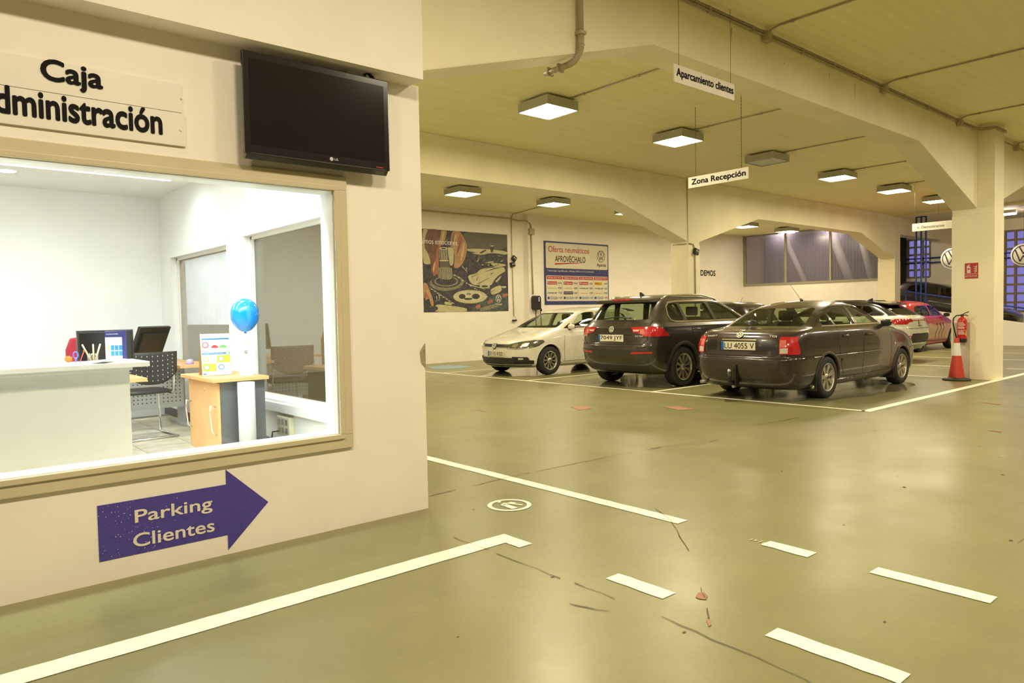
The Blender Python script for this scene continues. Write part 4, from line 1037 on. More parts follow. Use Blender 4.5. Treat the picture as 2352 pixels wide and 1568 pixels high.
    def interior(s, xs=.1, xr=-.75, zf=.42, dash=.75, steer=1, zs=1.0, dm=None):
        m = dm or mat('car_trim', (.07, .065, .055), .7, var=.2)
        for sy in (-1, 1):
            MB().prism([(xs-.30, .62), (xs+.18, .60), (xs+.2, .70), (xs-.22, .74), (xs-.38, zs+.12), (xs-.47, zs+.10)], 1, sy*.36-.23, sy*.36+.23).go('seat', m, s.t, bevel=.04)
            MB().box((xs-.50, sy*.36-.12, zs+.13), (xs-.41, sy*.36+.12, zs+.30)).go('headrest', m, s.t, bevel=.04)
        MB().prism([(xr-.30, .60), (xr+.18, .58), (xr+.2, .68), (xr-.2, .72), (xr-.40, zs+.02), (xr-.5, zs+.0)], 1, -.62, .62).go('rear_seat', m, s.t, bevel=.04)
        MB().prism([(dash-.18, .6), (dash+.35, .6), (dash+.35, zs-.08), (dash+.05, zs-.03), (dash-.16, zs-.09)], 1, -.66, .66).go('dashboard', m, s.t, bevel=.03)
        a = [2*math.pi*k/20 for k in range(21)]
        MB().tube([(dash-.28+.07*math.sin(t), steer*.36+.18*math.cos(t), zs-.1+.17*math.sin(t)) for t in a], .014, 8).tube([(dash-.28, steer*.36-.17, zs-.1), (dash-.26, steer*.36+.17, zs-.1)], .018, 8).go('steering_wheel', M_BPLAST, s.t)
        MB().box((-s.wb/2-.15, -s.hw+.22, zf-.06), (s.wb/2, s.hw-.22, zf)).go('cabin_floor', M_DARK, s.t)

def chamfer(pts, r):
    """cut each corner of a polygon"""
    out = []; n = len(pts)
    for i, p in enumerate(pts):
        p = Vector(p); a = Vector(pts[i-1])-p; b = Vector(pts[(i+1) % n])-p; q = min(r, a.length*.45, b.length*.45)
        A, B = p+a.normalized()*q, p+b.normalized()*q
        out += [tuple(A), tuple(A*.25+p*.5+B*.25), tuple(B)]
    return out

def carpaint(name, c, flake=.05, rough=.35, dirt=.0):
    m = mat(name, c, rough, metal=flake, var=.10, scale=5, coat=1.0, coatrough=.06, rvar=.05)
    return m
M_ALLOY = mat('alloy', (.52, .49, .40), .32, metal=.75, var=.05)
M_TAIL = mat('tail_red', (.50, .012, .02), .15, var=.2, scale=18, coat=.8)
M_TAILC = mat('tail_clear', (.60, .52, .46), .2, var=.1, scale=25, coat=.8)
M_TAILP = mat('tail_pink', (.62, .16, .14), .2, var=.1, scale=25, coat=.8)
M_HEAD = mat('head_lamp', (.15, .145, .11), .12, metal=.4, var=.15, scale=30, coat=1)
M_SEAM = mat('panel_gap', (.006, .005, .006), .8, var=.1)
M_CHTR = mat('bright_trim', (.75, .72, .62), .18, metal=.9, var=.03)

# --- dark saloon in the foreground bay
P_PASS = carpaint('aubergine_paint', (.032, .020, .021), .3, .30)
LP = [(.17, -2.18, 2.10, .76, .3, 3, .5, 2.6), (.20, -2.27, 2.18, .81, .35, 3.2, .55, 2.6), (.30, -2.36, 2.27, .85, .42, 3.3, .6, 2.6), (.46, -2.405, 2.30, .866, .45, 3.3, .6, 2.6), (.59, -2.41, 2.29, .873, .45, 3.3, .6, 2.6), (.622, -2.40, 2.28, .873, .45, 3.3, .6, 2.6), (.634, -2.365, 2.26, .868, .42, 3.6, .6, 2.6), (.74, -2.35, 2.20, .870, .42, 3.8, .6, 2.6), (.80, -2.345, 2.12, .868, .42, 3.8, .62, 2.6), (.88, -2.325, 1.95, .858, .42, 3.6, .62, 2.7), (.94, -2.30, 1.70, .846, .42, 3.4, .6, 2.8), (.985, -2.255, 1.42, .832, .42, 3.2, .5, 2.9), (1.012, -2.17, 1.20, .815, .40, 3.2, .4, 3), (1.032, -1.98, 1.08, .795, .32, 3.2, .34, 3), (1.052, -1.78, 1.0, .772, .30, 3.2, .32, 3), (1.10, -1.63, .89, .748, .30, 3.2, .32, 3), (1.20, -1.40, .66, .712, .30, 3.2, .32, 3), (1.29, -1.17, .44, .668, .30, 3.1, .32, 3), (1.355, -.98, .27, .622, .30, 3, .32, 3), (1.40, -.80, .10, .555, .32, 2.6, .34, 2.6), (1.435, -.62, -.02, .44, .28, 2.4, .26, 2.4), (1.455, -.46, -.16, .25, .14, 2.2, .14, 2.2)]
c1 = Car('sedan_car', 'dark aubergine four door sedan parked rear first with plate LU 4055 V', LP, 2.69, .308, P_PASS, (10.41+1.345, 5.845, 0), 0)
c1.side_window(chamfer([(.64, 1.075), (-.17, 1.075), (-.31, 1.345), (.0, 1.345), (.17, 1.325)], .03))
c1.side_window(chamfer([(-.25, 1.075), (-.90, 1.075), (-1.03, 1.255), (-.80, 1.325), (-.39, 1.345)], .03))
c1.side_window(chamfer([(-.95, 1.075), (-1.30, 1.078), (-1.34, 1.13), (-1.24, 1.20), (-1.09, 1.245)], .035), 'quarter_window')
c1.end_window(chamfer([(-.62, 1.066), (.62, 1.066), (.50, 1.335), (-.50, 1.335)], .05), False, 'rear_window')
c1.end_window(chamfer([(-.66, 1.06), (.66, 1.06), (.53, 1.335), (-.53, 1.335)], .05), True, 'windshield')
c1.build(); c1.wheels(7, rr=.205, sw=.030, tip=.040)
c1.interior(.12, -.72, steer=1)
c1.arch_trim(P_PASS, .03, off=.010)
c1.patch('tail_light', chamfer([(.80, .685), (.62, .685), (.61, .82), (.60, .93), (.80, .93)], .02), 'x', -1, M_TAIL, .010); c1.patch('tail_light', chamfer([(-.80, .685), (-.62, .685), (-.61, .82), (-.60, .93), (-.80, .93)], .02), 'x', -1, M_TAIL, .010)
for sy in (-1, 1):
    c1.patch('tail_light', chamfer([(-2.235, .685), (-2.13, .685), (-2.15, .85), (-2.17, .93), (-2.21, .93)], .02), 'y', sy, M_TAIL, .010)
    c1.patch('reversing_lens', [(sy*.625, .70), (sy*.72, .70), (sy*.72, .775), (sy*.625, .775)], 'x', -1, M_TAILC, .013)
    c1.patch('indicator_lens', [(sy*.62, .785), (sy*.69, .785), (sy*.69, .885), (sy*.615, .885)], 'x', -1, M_TAILP, .013)
    c1.strip('door_gap', [(-.86, .34), (-.93, .48), (-.99, .70), (-1.0, .86), (-.92, 1.06)], 'y', sy, M_SEAM)
    c1.strip('door_gap', [(-.20, .30), (-.20, .55), (-.17, .80), (-.21, 1.06)], 'y', sy, M_SEAM)
    c1.strip('door_gap', [(.84, .33), (.88, .60), (.88, .85), (.80, .96)], 'y', sy, M_SEAM)
    c1.strip('rub_strip', [(-.93, .545), (0, .55), (.9, .545)], 'y', sy, P_PASS, .04, .007)
    c1.strip('sill_seam', [(-.96, .30), (0, .29), (.95, .30)], 'y', sy, M_SEAM, .007)
    c1.patch('window_trim', chamfer([(.71, 1.055), (-1.33, 1.055), (-1.33, 1.07), (.66, 1.07)], .004), 'y', sy, M_CHTR, .004, .006)
    c1.strip('window_trim', [(-1.345, 1.08), (-1.365, 1.135), (-1.27, 1.22), (-1.05, 1.285), (-.80, 1.345), (-.35, 1.368), (.0, 1.368)], 'y', sy, M_BPLAST, .02, .004)
    c1.strip('bumper_seam', [(-2.36, .625), (-1.76, .625)], 'y', sy, M_SEAM, .012, .002)
    c1.strip('bumper_insert', [(-2.28, .42), (-2.10, .36), (-1.72, .355)], 'y', sy, mat('dark_strip', (.03, .022, .024), .4), .016, .006)
    c1.patch('side_indicator', chamfer([(1.0, .70), (1.05, .70), (1.05, .74), (1.0, .74)], .02), 'y', sy, M_TAILC, .006)
c1.handle(-.78, .90, P_PASS); c1.handle(.02, .90, P_PASS)
c1.mirror(.62, 1.05, P_PASS)
c1.plate(-1, .01, .80, 'LU 4055 V', w=.56, h=.12); c1.badge(-1, .01, .955, .055)
c1.lettering(-1, 'PASSAT', .58, .925, .19, .026); c1.lettering(-1, 'TDI', -.45, .925, .11, .032)
c1.strip('trunk_gap', [(.59, .99), (.60, .80), (.60, .69), (.54, .655), (-.54, .655), (-.60, .69), (-.60, .80), (-.59, .99)], 'x', -1, M_SEAM, .010)
c1.strip('boot_handle', [(-.27, .885), (.29, .885)], 'x', -1, M_CHTR, .016, .014, skirt=.02)
c1.patch('plate_recess', [(-.31, .72), (.33, .72), (.33, .88), (-.31, .88)], 'x', -1, mat('recess_black', (.012, .009, .010), .3), .002)
c1.patch('boot_panel', chamfer([(-.56, .73), (-.36, .73), (-.36, .88), (-.56, .88)], .02), 'x', -1, MATS['recess_black'], .003); c1.patch('boot_panel', chamfer([(.56, .73), (.38, .73), (.38, .88), (.56, .88)], .02), 'x', -1, MATS['recess_black'], .003)
MB().tube([(-.42, .02, 1.45), (-.47, .02, 1.475)], .022, 10).tube([(-.47, .02, 1.47), (-.80, .03, 1.72)], [.004, .002], 6).go('antenna', M_BPLAST, c1.t)
tb = MB().tube([(-2.1, .08, .30), (-2.38, .08, .25), (-2.47, .08, .28), (-2.48, .08, .42)], .028, 10).go('tow_bar', M_BPLAST, c1.t)
MB().lathe([(.001, .40), (.022, .405), (.031, .43), (.022, .458), (.001, .463)], (-2.48, .08, 0), 2, 16).go('tow_ball', M_STEEL, tb)
MB().box((-2.44, .0, .22), (-2.34, .02, .52)).go('tow_cover', M_BPLAST, tb, bevel=.01)
MB().tube([(-2.2, .60, .24), (-2.40, .62, .24)], .026, 12).go('exhaust_pipe', M_STEEL, c1.t)
MB().tube([(-2.35, .05, .2), (-2.42, .06, .2)], .02, 12).go('tow_socket', M_STEEL, c1.t)
for sy in (-1, 1):
    f_ = MB().box((-1.72, sy*.62, .13), (-1.70, sy*.86, .38)).go('mud_flap', M_BPLAST, c1.t, bevel=.006)
    mm = MB().lathe([(.001, -.003), (.028, -.003), (.03, 0)], (-1.722, sy*.80, .19), 0, 18).go('flap_badge', M_CHTR, f_)
    MB().box((.98, sy*.62, .13), (1.0, sy*.86, .36)).go('mud_flap', M_BPLAST, c1.t, bevel=.006)
MB().lathe([(.001, -.06), (.08, -.05), (.12, .0), (.08, .05), (.001, .06)], (-1.5, .30, 1.10), 2, 16).go('parcel_shelf_bag', M_BPLAST, c1.t)
MB().box((-1.75, -.60, 1.02), (-1.25, .60, 1.045)).go('parcel_shelf', mat('car_trim', (.045, .042, .036), .7), c1.t)

# --- dark grey SUV
P_TIG = carpaint('grey_brown_paint', (.040, .033, .026), .4, .32)
LT = [(.24, -1.98, 1.98, .80, .3, 3, .5, 2.6), (.28, -2.08, 2.08, .85, .4, 3, .55, 2.6), (.36, -2.18, 2.16, .885, .45, 3, .6, 2.6), (.52, -2.255, 2.20, .905, .45, 3, .6, 2.6), (.66, -2.27, 2.20, .912, .45, 3, .6, 2.6), (.735, -2.262, 2.19, .915, .45, 3.1, .6, 2.6), (.765, -2.235, 2.17, .915, .42, 3.3, .6, 2.6), (.86, -2.205, 2.12, .918, .40, 3.5, .6, 2.6), (.97, -2.19, 1.98, .918, .40, 3.6, .6, 2.6), (1.055, -2.17, 1.60, .912, .40, 3.6, .6, 2.7), (1.075, -2.155, 1.42, .898, .40, 3.6, .5, 2.8), (1.10, -2.135, 1.22, .872, .40, 3.6, .4, 3), (1.13, -2.11, 1.08, .846, .38, 3.6, .34, 3), (1.18, -2.075, .96, .822, .36, 3.6, .34, 3), (1.30, -1.985, .70, .778, .34, 3.6, .34, 3), (1.42, -1.89, .42, .728, .32, 3.6, .34, 3), (1.50, -1.82, .20, .690, .32, 3.4, .34, 3), (1.555, -1.72, .0, .640, .32, 3, .34, 2.8), (1.595, -1.55, -.22, .55, .32, 2.6, .34, 2.6), (1.62, -1.3, -.45, .40, .3, 2.4, .3, 2.4), (1.632, -1.1, -.65, .22, .15, 2.2, .15, 2.2)]
c2 = Car('suv_car', 'dark grey brown SUV with roof rails and plate 7049 JYF', LT, 2.681, .35, P_TIG, (10.46+1.34, 8.47, 0), 0, archr=.40)
c2.side_window(chamfer([(.58, 1.165), (-.24, 1.16), (-.36, 1.475), (.0, 1.455), (.26, 1.36)], .03))
c2.side_window(chamfer([(-.33, 1.16), (-1.14, 1.16), (-1.24, 1.47), (-.46, 1.478)], .03))
c2.side_window(chamfer([(-1.22, 1.16), (-1.56, 1.17), (-1.62, 1.26), (-1.58, 1.42), (-1.50, 1.455), (-1.31, 1.468)], .05), 'quarter_window')
c2.end_window(chamfer([(-.66, 1.185), (.66, 1.185), (.56, 1.475), (-.56, 1.475)], .06), False, 'rear_window')
c2.end_window(chamfer([(-.68, 1.17), (.68, 1.17), (.57, 1.48), (-.57, 1.48)], .05), True, 'windshield')
c2.build(); c2.wheels(10, rr=.232, sw=.017, tip=.028, tw=.22)
c2.interior(.10, -.78, zf=.5, zs=1.1)
c2.arch_trim(mat('arch_plastic', (.03, .027, .025), .5), .055, off=.010)
M_TL2 = M_TAIL
for sy in (-1, 1):
    c2.patch('tail_light', chamfer([(sy*.40, 1.055), (sy*.85, 1.065), (sy*.88, .90), (sy*.66, .90), (sy*.60, .945), (sy*.46, .965)], .012), 'x', -1, M_TL2, .010)
    c2.patch('tail_light', chamfer([(-2.08, 1.065), (-1.94, 1.045), (-1.76, .915), (-1.80, .90), (-2.10, .90)], .012), 'y', sy, M_TL2, .010)
    c2.patch('reversing_lens', [(sy*.46, .985), (sy*.56, .985), (sy*.58, 1.015), (sy*.45, 1.015)], 'x', -1, M_TAILC, .013)
    c2.patch('indicator_lens', [(sy*.60, .945), (sy*.68, .935), (sy*.66, 1.02), (sy*.58, 1.03)], 'x', -1, M_TAILP, .013)
    c2.patch('reflector', [(sy*.44, .60), (sy*.80, .615), (sy*.80, .64), (sy*.46, .635)], 'x', -1, M_TAIL, .008)
    c2.strip('window_trim', [(.66, 1.145), (-.6, 1.135), (-1.50, 1.14), (-1.60, 1.17), (-1.65, 1.25), (-1.62, 1.40), (-1.53, 1.475), (-1.3, 1.495), (-.5, 1.505), (.0, 1.485), (.26, 1.40), (.62, 1.19)], 'y', sy, M_CHTR, .018, .006)
    c2.strip('shoulder_line', [(1.2, 1.04), (-.5, 1.05), (-1.9, 1.05)], 'y', sy, M_SEAM, .012, .003)
    c2.strip('door_gap', [(-.30, .36), (-.30, .8), (-.30, 1.13)], 'y', sy, M_SEAM); c2.strip('door_gap', [(-.80, .40), (-.92, .62), (-1.10, .86), (-1.14, 1.13)], 'y', sy, M_SEAM); c2.strip('door_gap', [(.82, .36), (.86, .8), (.80, 1.1)], 'y', sy, M_SEAM)
    c2.strip('sill_trim', [(-.92, .36), (.92, .36)], 'y', sy, MATS['arch_plastic'], .12, .006)
    c2.strip('bumper_seam', [(-2.2, .70), (-1.80, .695)], 'y', sy, M_SEAM, .008, .002)
    p0, p1 = c2.point('y', sy, -1.45, 1.53)[0], c2.point('y', sy, .0, 1.53)[0]
    yy = sy*.60
    def zt_(x): 
        h = c2.hit((x, yy, 3), (0, 0, -1)); return h[0].z if h else 1.5
    MB().tube([(-1.60, yy, zt_(-1.60)-.01), (-1.42, yy, zt_(-1.42)+.028), (-.9, yy, zt_(-.9)+.04), (-.4, yy, zt_(-.4)+.04), (.0, yy, zt_(0)+.025), (.12, yy, zt_(.12)-.01)], .017, 8).go('roof_rail', M_CHTR, c2.t)
c2.handle(-1.0, 1.0, P_TIG, .22); c2.handle(-.08, 1.0, P_TIG, .22); c2.mirror(.62, 1.16, P_TIG)
c2.plate(-1, .03, .865, '7049 JYF', w=.58, h=.125); c2.badge(-1, .03, 1.02, .058)
c2.lettering(-1, 'TIGUAN', .76, .895, .14, .02); c2.lettering(-1, '2.0 TDI', -.50, .895, .15, .022)
c2.strip('tailgate_gap', [(.72, 1.18), (.73, .98), (.72, .84), (.64, .765), (-.64, .765), (-.72, .84), (-.73, .98), (-.72, 1.18)], 'x', -1, M_SEAM, .012)
c2.strip('tailgate_crease', [(-.42, .925), (.42, .925)], 'x', -1, M_SEAM, .014, .004)
c2.strip('bumper_strip', [(-.80, .66), (.80, .66)], 'x', -1, mat('arch_plastic', (.03, .027, .025), .5), .02, .004)
c2.patch('diffuser_panel', [(-.66, .29), (.66, .29), (.72, .40), (-.72, .40)], 'x', -1, MATS['arch_plastic'], .006)
sp_ = MB().prism([(-.64, 1.50), (.64, 1.50), (.60, 1.555), (-.60, 1.555)], 0, -1.93, -1.60)
sp_.v = [(x, y, z+(.012 if x < -1.8 else .028)-.03*(y/.62)**2) for x, y, z in sp_.v]
spo = sp_.go('roof_spoiler', P_TIG, c2.t, bevel=.016)
MB().box((-1.936, -.22, 1.525), (-1.928, .22, 1.552)).go('brake_light', M_TAIL, spo)
MB().tube([(-2.10, .28, 1.205), (-2.11, .0, 1.235), (-2.11, -.36, 1.215)], .012, 8).go('wiper', M_BPLAST, c2.t)
MB().prism([(-1.42, 1.60), (-1.28, 1.61), (-1.40, 1.675), (-1.43, 1.675)], 1, -.012, .012).go('antenna_fin', M_BPLAST, c2.t)

# --- white hatchback facing the camera
P_WHT = carpaint('white_paint', (.74, .72, .62), 0, .35)
LG = [(.17, -1.90, 1.95, .77, .3, 3, .6, 2.4), (.20, -1.98, 2.05, .82, .4, 3, .65, 2.4), (.28, -2.03, 2.135, .855, .42, 3, .72, 2.4), (.42, -2.05, 2.165, .875, .42, 3, .75, 2.4), (.56, -2.06, 2.165, .885, .42, 3, .75, 2.45), (.64, -2.06, 2.14, .888, .42, 3, .75, 2.5), (.70, -2.055, 2.10, .888, .42, 3, .75, 2.5), (.75, -2.05, 2.02, .886, .42, 3, .74, 2.5), (.81, -2.04, 1.84, .882, .42, 3.2, .72, 2.6), (.88, -2.02, 1.55, .870, .42, 3.2, .64, 2.7), (.935, -2.0, 1.30, .852, .42, 3.2, .5, 2.9), (.965, -1.98, 1.16, .832, .4, 3.2, .42, 3), (.99, -1.965, 1.06, .806, .38, 3.4, .36, 3), (1.05, -1.93, .93, .775, .36, 3.4, .34, 3), (1.15, -1.86, .71, .742, .34, 3.4, .34, 3), (1.25, -1.78, .47, .70, .32, 3.4, .34, 3), (1.33, -1.70, .26, .655, .32, 3.2, .34, 3), (1.385, -1.60, .06, .595, .32, 2.8, .34, 2.8), (1.425, -1.4, -.2, .50, .3, 2.5, .34, 2.6), (1.447, -1.1, -.45, .36, .3, 2.4, .3, 2.4), (1.456, -.9, -.62, .2, .12, 2.2, .12, 2.2)]
def hatch_windows(c):
    c.side_window(chamfer([(.60, 1.03), (-.20, 1.02), (-.27, 1.335), (.0, 1.33), (.22, 1.28)], .03))
    c.side_window(chamfer([(-.28, 1.02), (-1.12, 1.04), (-1.36, 1.12), (-1.30, 1.27), (-1.12, 1.315), (-.36, 1.335)], .03))
    c.end_window(chamfer([(-.58, 1.04), (.58, 1.04), (.50, 1.32), (-.50, 1.32)], .05), False, 'rear_window')
    c.end_window(chamfer([(-.68, 1.0), (.68, 1.0), (.54, 1.325), (-.54, 1.325)], .05), True, 'windshield')
M_GLF = glassmat('car_glass_clear', (.74, .82, .70), 1.1)
c3 = Car('hatchback_car', 'white hatchback facing the camera with plate 3115 KSD', LG, 2.62, .308, P_WHT, (10.65+1.31, 12.03, 0), math.pi, glass=M_GLF)
hatch_windows(c3); c3.build(); c3.wheels(10, rr=.20, sw=.012, tip=.020); c3.interior(.05, -.8, steer=1, zs=1.0); c3.arch_trim(P_WHT, .025, off=.006)
for sy in (-1, 1):
    c3.patch('headlight', chamfer([(sy*.38, .585), (sy*.62, .57), (sy*.80, .605), (sy*.84, .69), (sy*.80, .755), (sy*.60, .725), (sy*.40, .67)], .012), 'x', 1, M_HEAD, .008)
    c3.patch('headlight', chamfer([(1.84, .59), (1.64, .63), (1.47, .715), (1.50, .755), (1.70, .755), (1.86, .72)], .012), 'y', sy, M_HEAD, .008)
    c3.patch('reflector', chamfer([(sy*.48, .61), (sy*.58, .605), (sy*.60, .685), (sy*.50, .675)], .02), 'x', 1, M_CHTR, .011)
    c3.patch('reflector', chamfer([(sy*.65, .62), (sy*.74, .63), (sy*.76, .705), (sy*.66, .695)], .02), 'x', 1, M_CHTR, .011)
    c3.strip('light_strip', [(sy*.40, .592), (sy*.62, .58), (sy*.79, .612)], 'x', 1, M_CHTR, .012, .012)
    c3.patch('fog_lamp', chamfer([(sy*.52, .335), (sy*.76, .35), (sy*.74, .405), (sy*.48, .415)], .01), 'x', 1, M_BPLAST, .014)
    c3.patch('fog_lens', chamfer([(sy*.60, .35), (sy*.68, .355), (sy*.68, .39), (sy*.60, .39)], .01), 'x', 1, M_CHTR, .018)
    c3.strip('door_gap', [(-.22, .30), (-.24, .6), (-.22, 1.0)], 'y', sy, M_SEAM, .007); c3.strip('door_gap', [(.86, .28), (.90, .55), (.88, .8), (.80, .93)], 'y', sy, M_SEAM, .007); c3.strip('sill_seam', [(-.9, .27), (.9, .27)], 'y', sy, M_SEAM, .006)
    c3.strip('window_trim', [(.70, 1.0), (-.6, 1.0), (-1.15, 1.015)], 'y', sy, M_BPLAST, .022, .005); c3.patch('mirror_sail', [(.82, .985), (.60, .985), (.56, 1.03), (.60, 1.09)], 'y', sy, M_BPLAST, .005)
c3.patch('grille', chamfer([(-.42, .60), (.42, .60), (.44, .675), (-.44, .675)], .006), 'x', 1, M_BPLAST, .005)
c3.strip('grille_bar', [(-.44, .605), (.44, .605)], 'x', 1, M_CHTR, .012, .010)
c3.patch('lower_grille', chamfer([(-.78, .255), (.78, .255), (.80, .33), (.46, .39), (-.46, .39), (-.80, .33)], .01), 'x', 1, M_BPLAST, .012, grid=.04)
for z in (.28, .305, .335, .36): c3.strip('grille_slat', [(-.50, z), (.50, z)], 'x', 1, mat('slat_grey', (.06, .055, .05), .4), .006, .016)
c3.badge(1, 0, .635, .072, .016); c3.plate(1, .08, .475, '3115 KSD', off=.02)
c3.patch('skirt', [(-.76, .205), (.76, .205), (.80, .23), (-.80, .23)], 'x', 1, M_BPLAST, .004)
c3.mirror(.66, 1.0, P_WHT, (1,)); c3.handle(-.02, .88, P_WHT); c3.handle(-.95, .90, P_WHT)
MB().prism([(-1.86, 1.33), (-1.55, 1.385), (-1.55, 1.405), (-1.84, 1.36)], 1, -.56, .56).go('roof_spoiler', M_BPLAST, c3.t, bevel=.006)

# --- white compact SUV with black roof, seen from behind at an angle
P_TWH = carpaint('cool_white_paint', (.70, .70, .60), 0, .35)
P_BLK = carpaint('gloss_black_paint', (.012, .010, .010), .1, .25)
LX_ = [(.26, -1.75, 1.85, .78, .3, 3, .5, 2.6), (.30, -1.88, 1.98, .82, .4, 3, .55, 2.6), (.40, -2.02, 2.06, .85, .42, 3, .6, 2.6), (.56, -2.08, 2.10, .868, .42, 3, .6, 2.6), (.72, -2.085, 2.10, .875, .42, 3, .6, 2.6), (.80, -2.065, 2.08, .878, .42, 3.2, .6, 2.6), (.86, -2.035, 2.05, .878, .42, 3.4, .6, 2.6), (.96, -2.02, 1.9, .876, .42, 3.4, .6, 2.6), (1.02, -2.0, 1.6, .868, .42, 3.4, .6, 2.7), (1.06, -1.97, 1.30, .848, .4, 3.4, .5, 2.8), (1.085, -1.92, 1.10, .826, .38, 3.4, .4, 3), (1.12, -1.85, .98, .80, .36, 3.4, .34, 3), (1.20, -1.72, .80, .765, .34, 3.4, .34, 3), (1.30, -1.56, .55, .715, .32, 3.4, .34, 3), (1.38, -1.40, .32, .665, .32, 3.2, .34, 3), (1.43, -1.22, .1, .60, .32, 2.8, .34, 2.8), (1.465, -1.0, -.15, .50, .3, 2.5, .34, 2.6), (1.49, -.8, -.35, .35, .2, 2.4, .2, 2.4), (1.50, -.68, -.48, .2, .09, 2.2, .09, 2.2)]
c4 = Car('compact_suv_car', 'white compact SUV with black roof behind the dark sedan', LX_, 2.551, .33, P_TWH, (18.52, 6.62+2.085, 0), math.pi/2, roofmat=P_BLK, roofz=1.105, glass=glassmat('dark_car_glass', (.16, .15, .12), 1.3), archr=.385)
c4.side_window(chamfer([(.60, 1.13), (-.20, 1.125), (-.28, 1.38), (.0, 1.37), (.24, 1.32)], .03)); c4.side_window(chamfer([(-.28, 1.125), (-1.05, 1.13), (-1.28, 1.22), (-1.16, 1.34), (-.38, 1.38)], .03))
c4.end_window(chamfer([(-.62, 1.13), (.62, 1.13), (.53, 1.37), (-.53, 1.37)], .05), False, 'rear_window'); c4.end_window(chamfer([(-.67, 1.12), (.67, 1.12), (.55, 1.38), (-.55, 1.38)], .05), True, 'windshield')
c4.build(); c4.wheels(5, rr=.215, sw=.03, double=True); c4.interior(.05, -.75, zs=1.08); c4.arch_trim(MATS['arch_plastic'], .06, off=.01)
for sy in (-1, 1):
    c4.patch('tail_light', chamfer([(sy*.36, 1.015), (sy*.82, 1.03), (sy*.84, .93), (sy*.62, .90), (sy*.52, .945), (sy*.36, .955)], .012), 'x', -1, M_TAIL, .010)
    c4.patch('tail_light', chamfer([(-1.99, 1.03), (-1.70, 1.0), (-1.66, .985), (-1.80, .90), (-1.99, .90)], .012), 'y', sy, M_TAIL, .010)
    c4.strip('reflector_loop', [(sy*.50, .62), (sy*.80, .62), (sy*.74, .52), (sy*.50, .52), (sy*.50, .62)], 'x', -1, M_TAIL, .02, .008)
    c4.strip('window_trim', [(.66, 1.105), (-1.0, 1.105), (-1.3, 1.18)], 'y', sy, M_BPLAST, .02, .004)
    c4.strip('sill_trim', [(-.86, .36), (.86, .36)], 'y', sy, MATS['arch_plastic'], .12, .006)
    MB().tube([(-1.15, sy*.56, 1.425), (-1.0, sy*.555, 1.475), (-.3, sy*.55, 1.485), (.0, sy*.55, 1.43)], .014, 8).go('roof_rail', M_BPLAST, c4.t)
c4.strip('light_bar', [(-.36, .985), (.36, .985)], 'x', -1, M_TAIL, .02, .006)
c4.patch('bumper_guard', chamfer([(-.62, .46), (.62, .46), (.46, .68), (-.46, .68)], .02), 'x', -1, MATS['arch_plastic'], .006)
c4.patch('skid_plate', chamfer([(-.70, .31), (.70, .31), (.76, .42), (-.76, .42)], .01), 'x', -1, M_STEEL, .008)
c4.strip('tailgate_gap', [(-.66, .80), (.66, .80)], 'x', -1, M_SEAM, .01); c4.badge(-1, 0, .93, .055); c4.lettering(-1, 'TAIGO', .12, .84, .24, .03, M_BPLAST)
MB().prism([(-1.55, 1.36), (-1.15, 1.42), (-1.15, 1.455), (-1.53, 1.40)], 1, -.56, .56).go('roof_spoiler', P_BLK, c4.t, bevel=.008)
MB().prism([(-.95, 1.46), (-.80, 1.47), (-.93, 1.535), (-.96, 1.535)], 1, -.012, .012).go('antenna_fin', M_BPLAST, c4.t)

# --- dark hatchback in the next bay, only its roof shows
c5 = Car('hatchback_car', 'dark hatchback whose roof shows between the dark SUV and the sedan', [(z*1.05, *r) for z, *r in LG], 2.62, .318, carpaint('black_brown_paint', (.022, .018, .015), .3, .3), (16.15, 11.2, 0), math.pi/2, glass=MATS['dark_car_glass'])
hatch_windows(c5); c5.build(); c5.wheels(10); c5.interior(); c5.mirror(.66, 1.03, c5.paint)
MB().tube([(-1.2, 0, 1.47), (-1.28, 0, 1.62)], .004, 6).go('antenna', M_BPLAST, c5.t)
for sy in (-1, 1): c5.patch('tail_light', chamfer([(sy*.50, .84), (sy*.78, .84), (sy*.78, .95), (sy*.50, .95)], .02), 'x', -1, M_TAIL, .008)
# --- red hatchback by the ramp
c6 = Car('hatchback_car', 'red hatchback with pale door graphics near the ramp', [(z*1.02, *r) for z, *r in LG], 2.5, .308, carpaint('red_paint', (.42, .010, .018), .1, .3), (23.5, 8.85, 0), 0, glass=glassmat('blue_car_glass', (.30, .34, .42), 1.3))
hatch_windows(c6); c6.build(); c6.wheels(10); c6.interior(); c6.mirror(.66, 1.02, P_BLK)
M_DECAL = mat('pale_decal', (.60, .40, .26), .4, var=.05)
c6.patch('door_graphic', [(.80, .35), (-1.0, .35), (-1.05, .72), (-.55, .80), (.2, .70), (.62, .78)], 'y', -1, M_DECAL, .004)
for x in (-.05, .22, .45): c6.strip('graphic_stroke', [(x-.1, .36), (x-.12, .50), (x+.06, .66), (x-.02, .80)], 'y', -1, mat('decal_maroon', (.10, .02, .05), .4), .035, .008)
for sy in (-1, 1): c6.strip('sill_seam', [(-.9, .29), (.9, .29)], 'y', sy, M_SEAM, .012); c6.patch('tail_light', chamfer([(sy*.50, .84), (sy*.78, .84), (sy*.78, .95), (sy*.50, .95)], .02), 'x', -1, M_TAIL, .008)
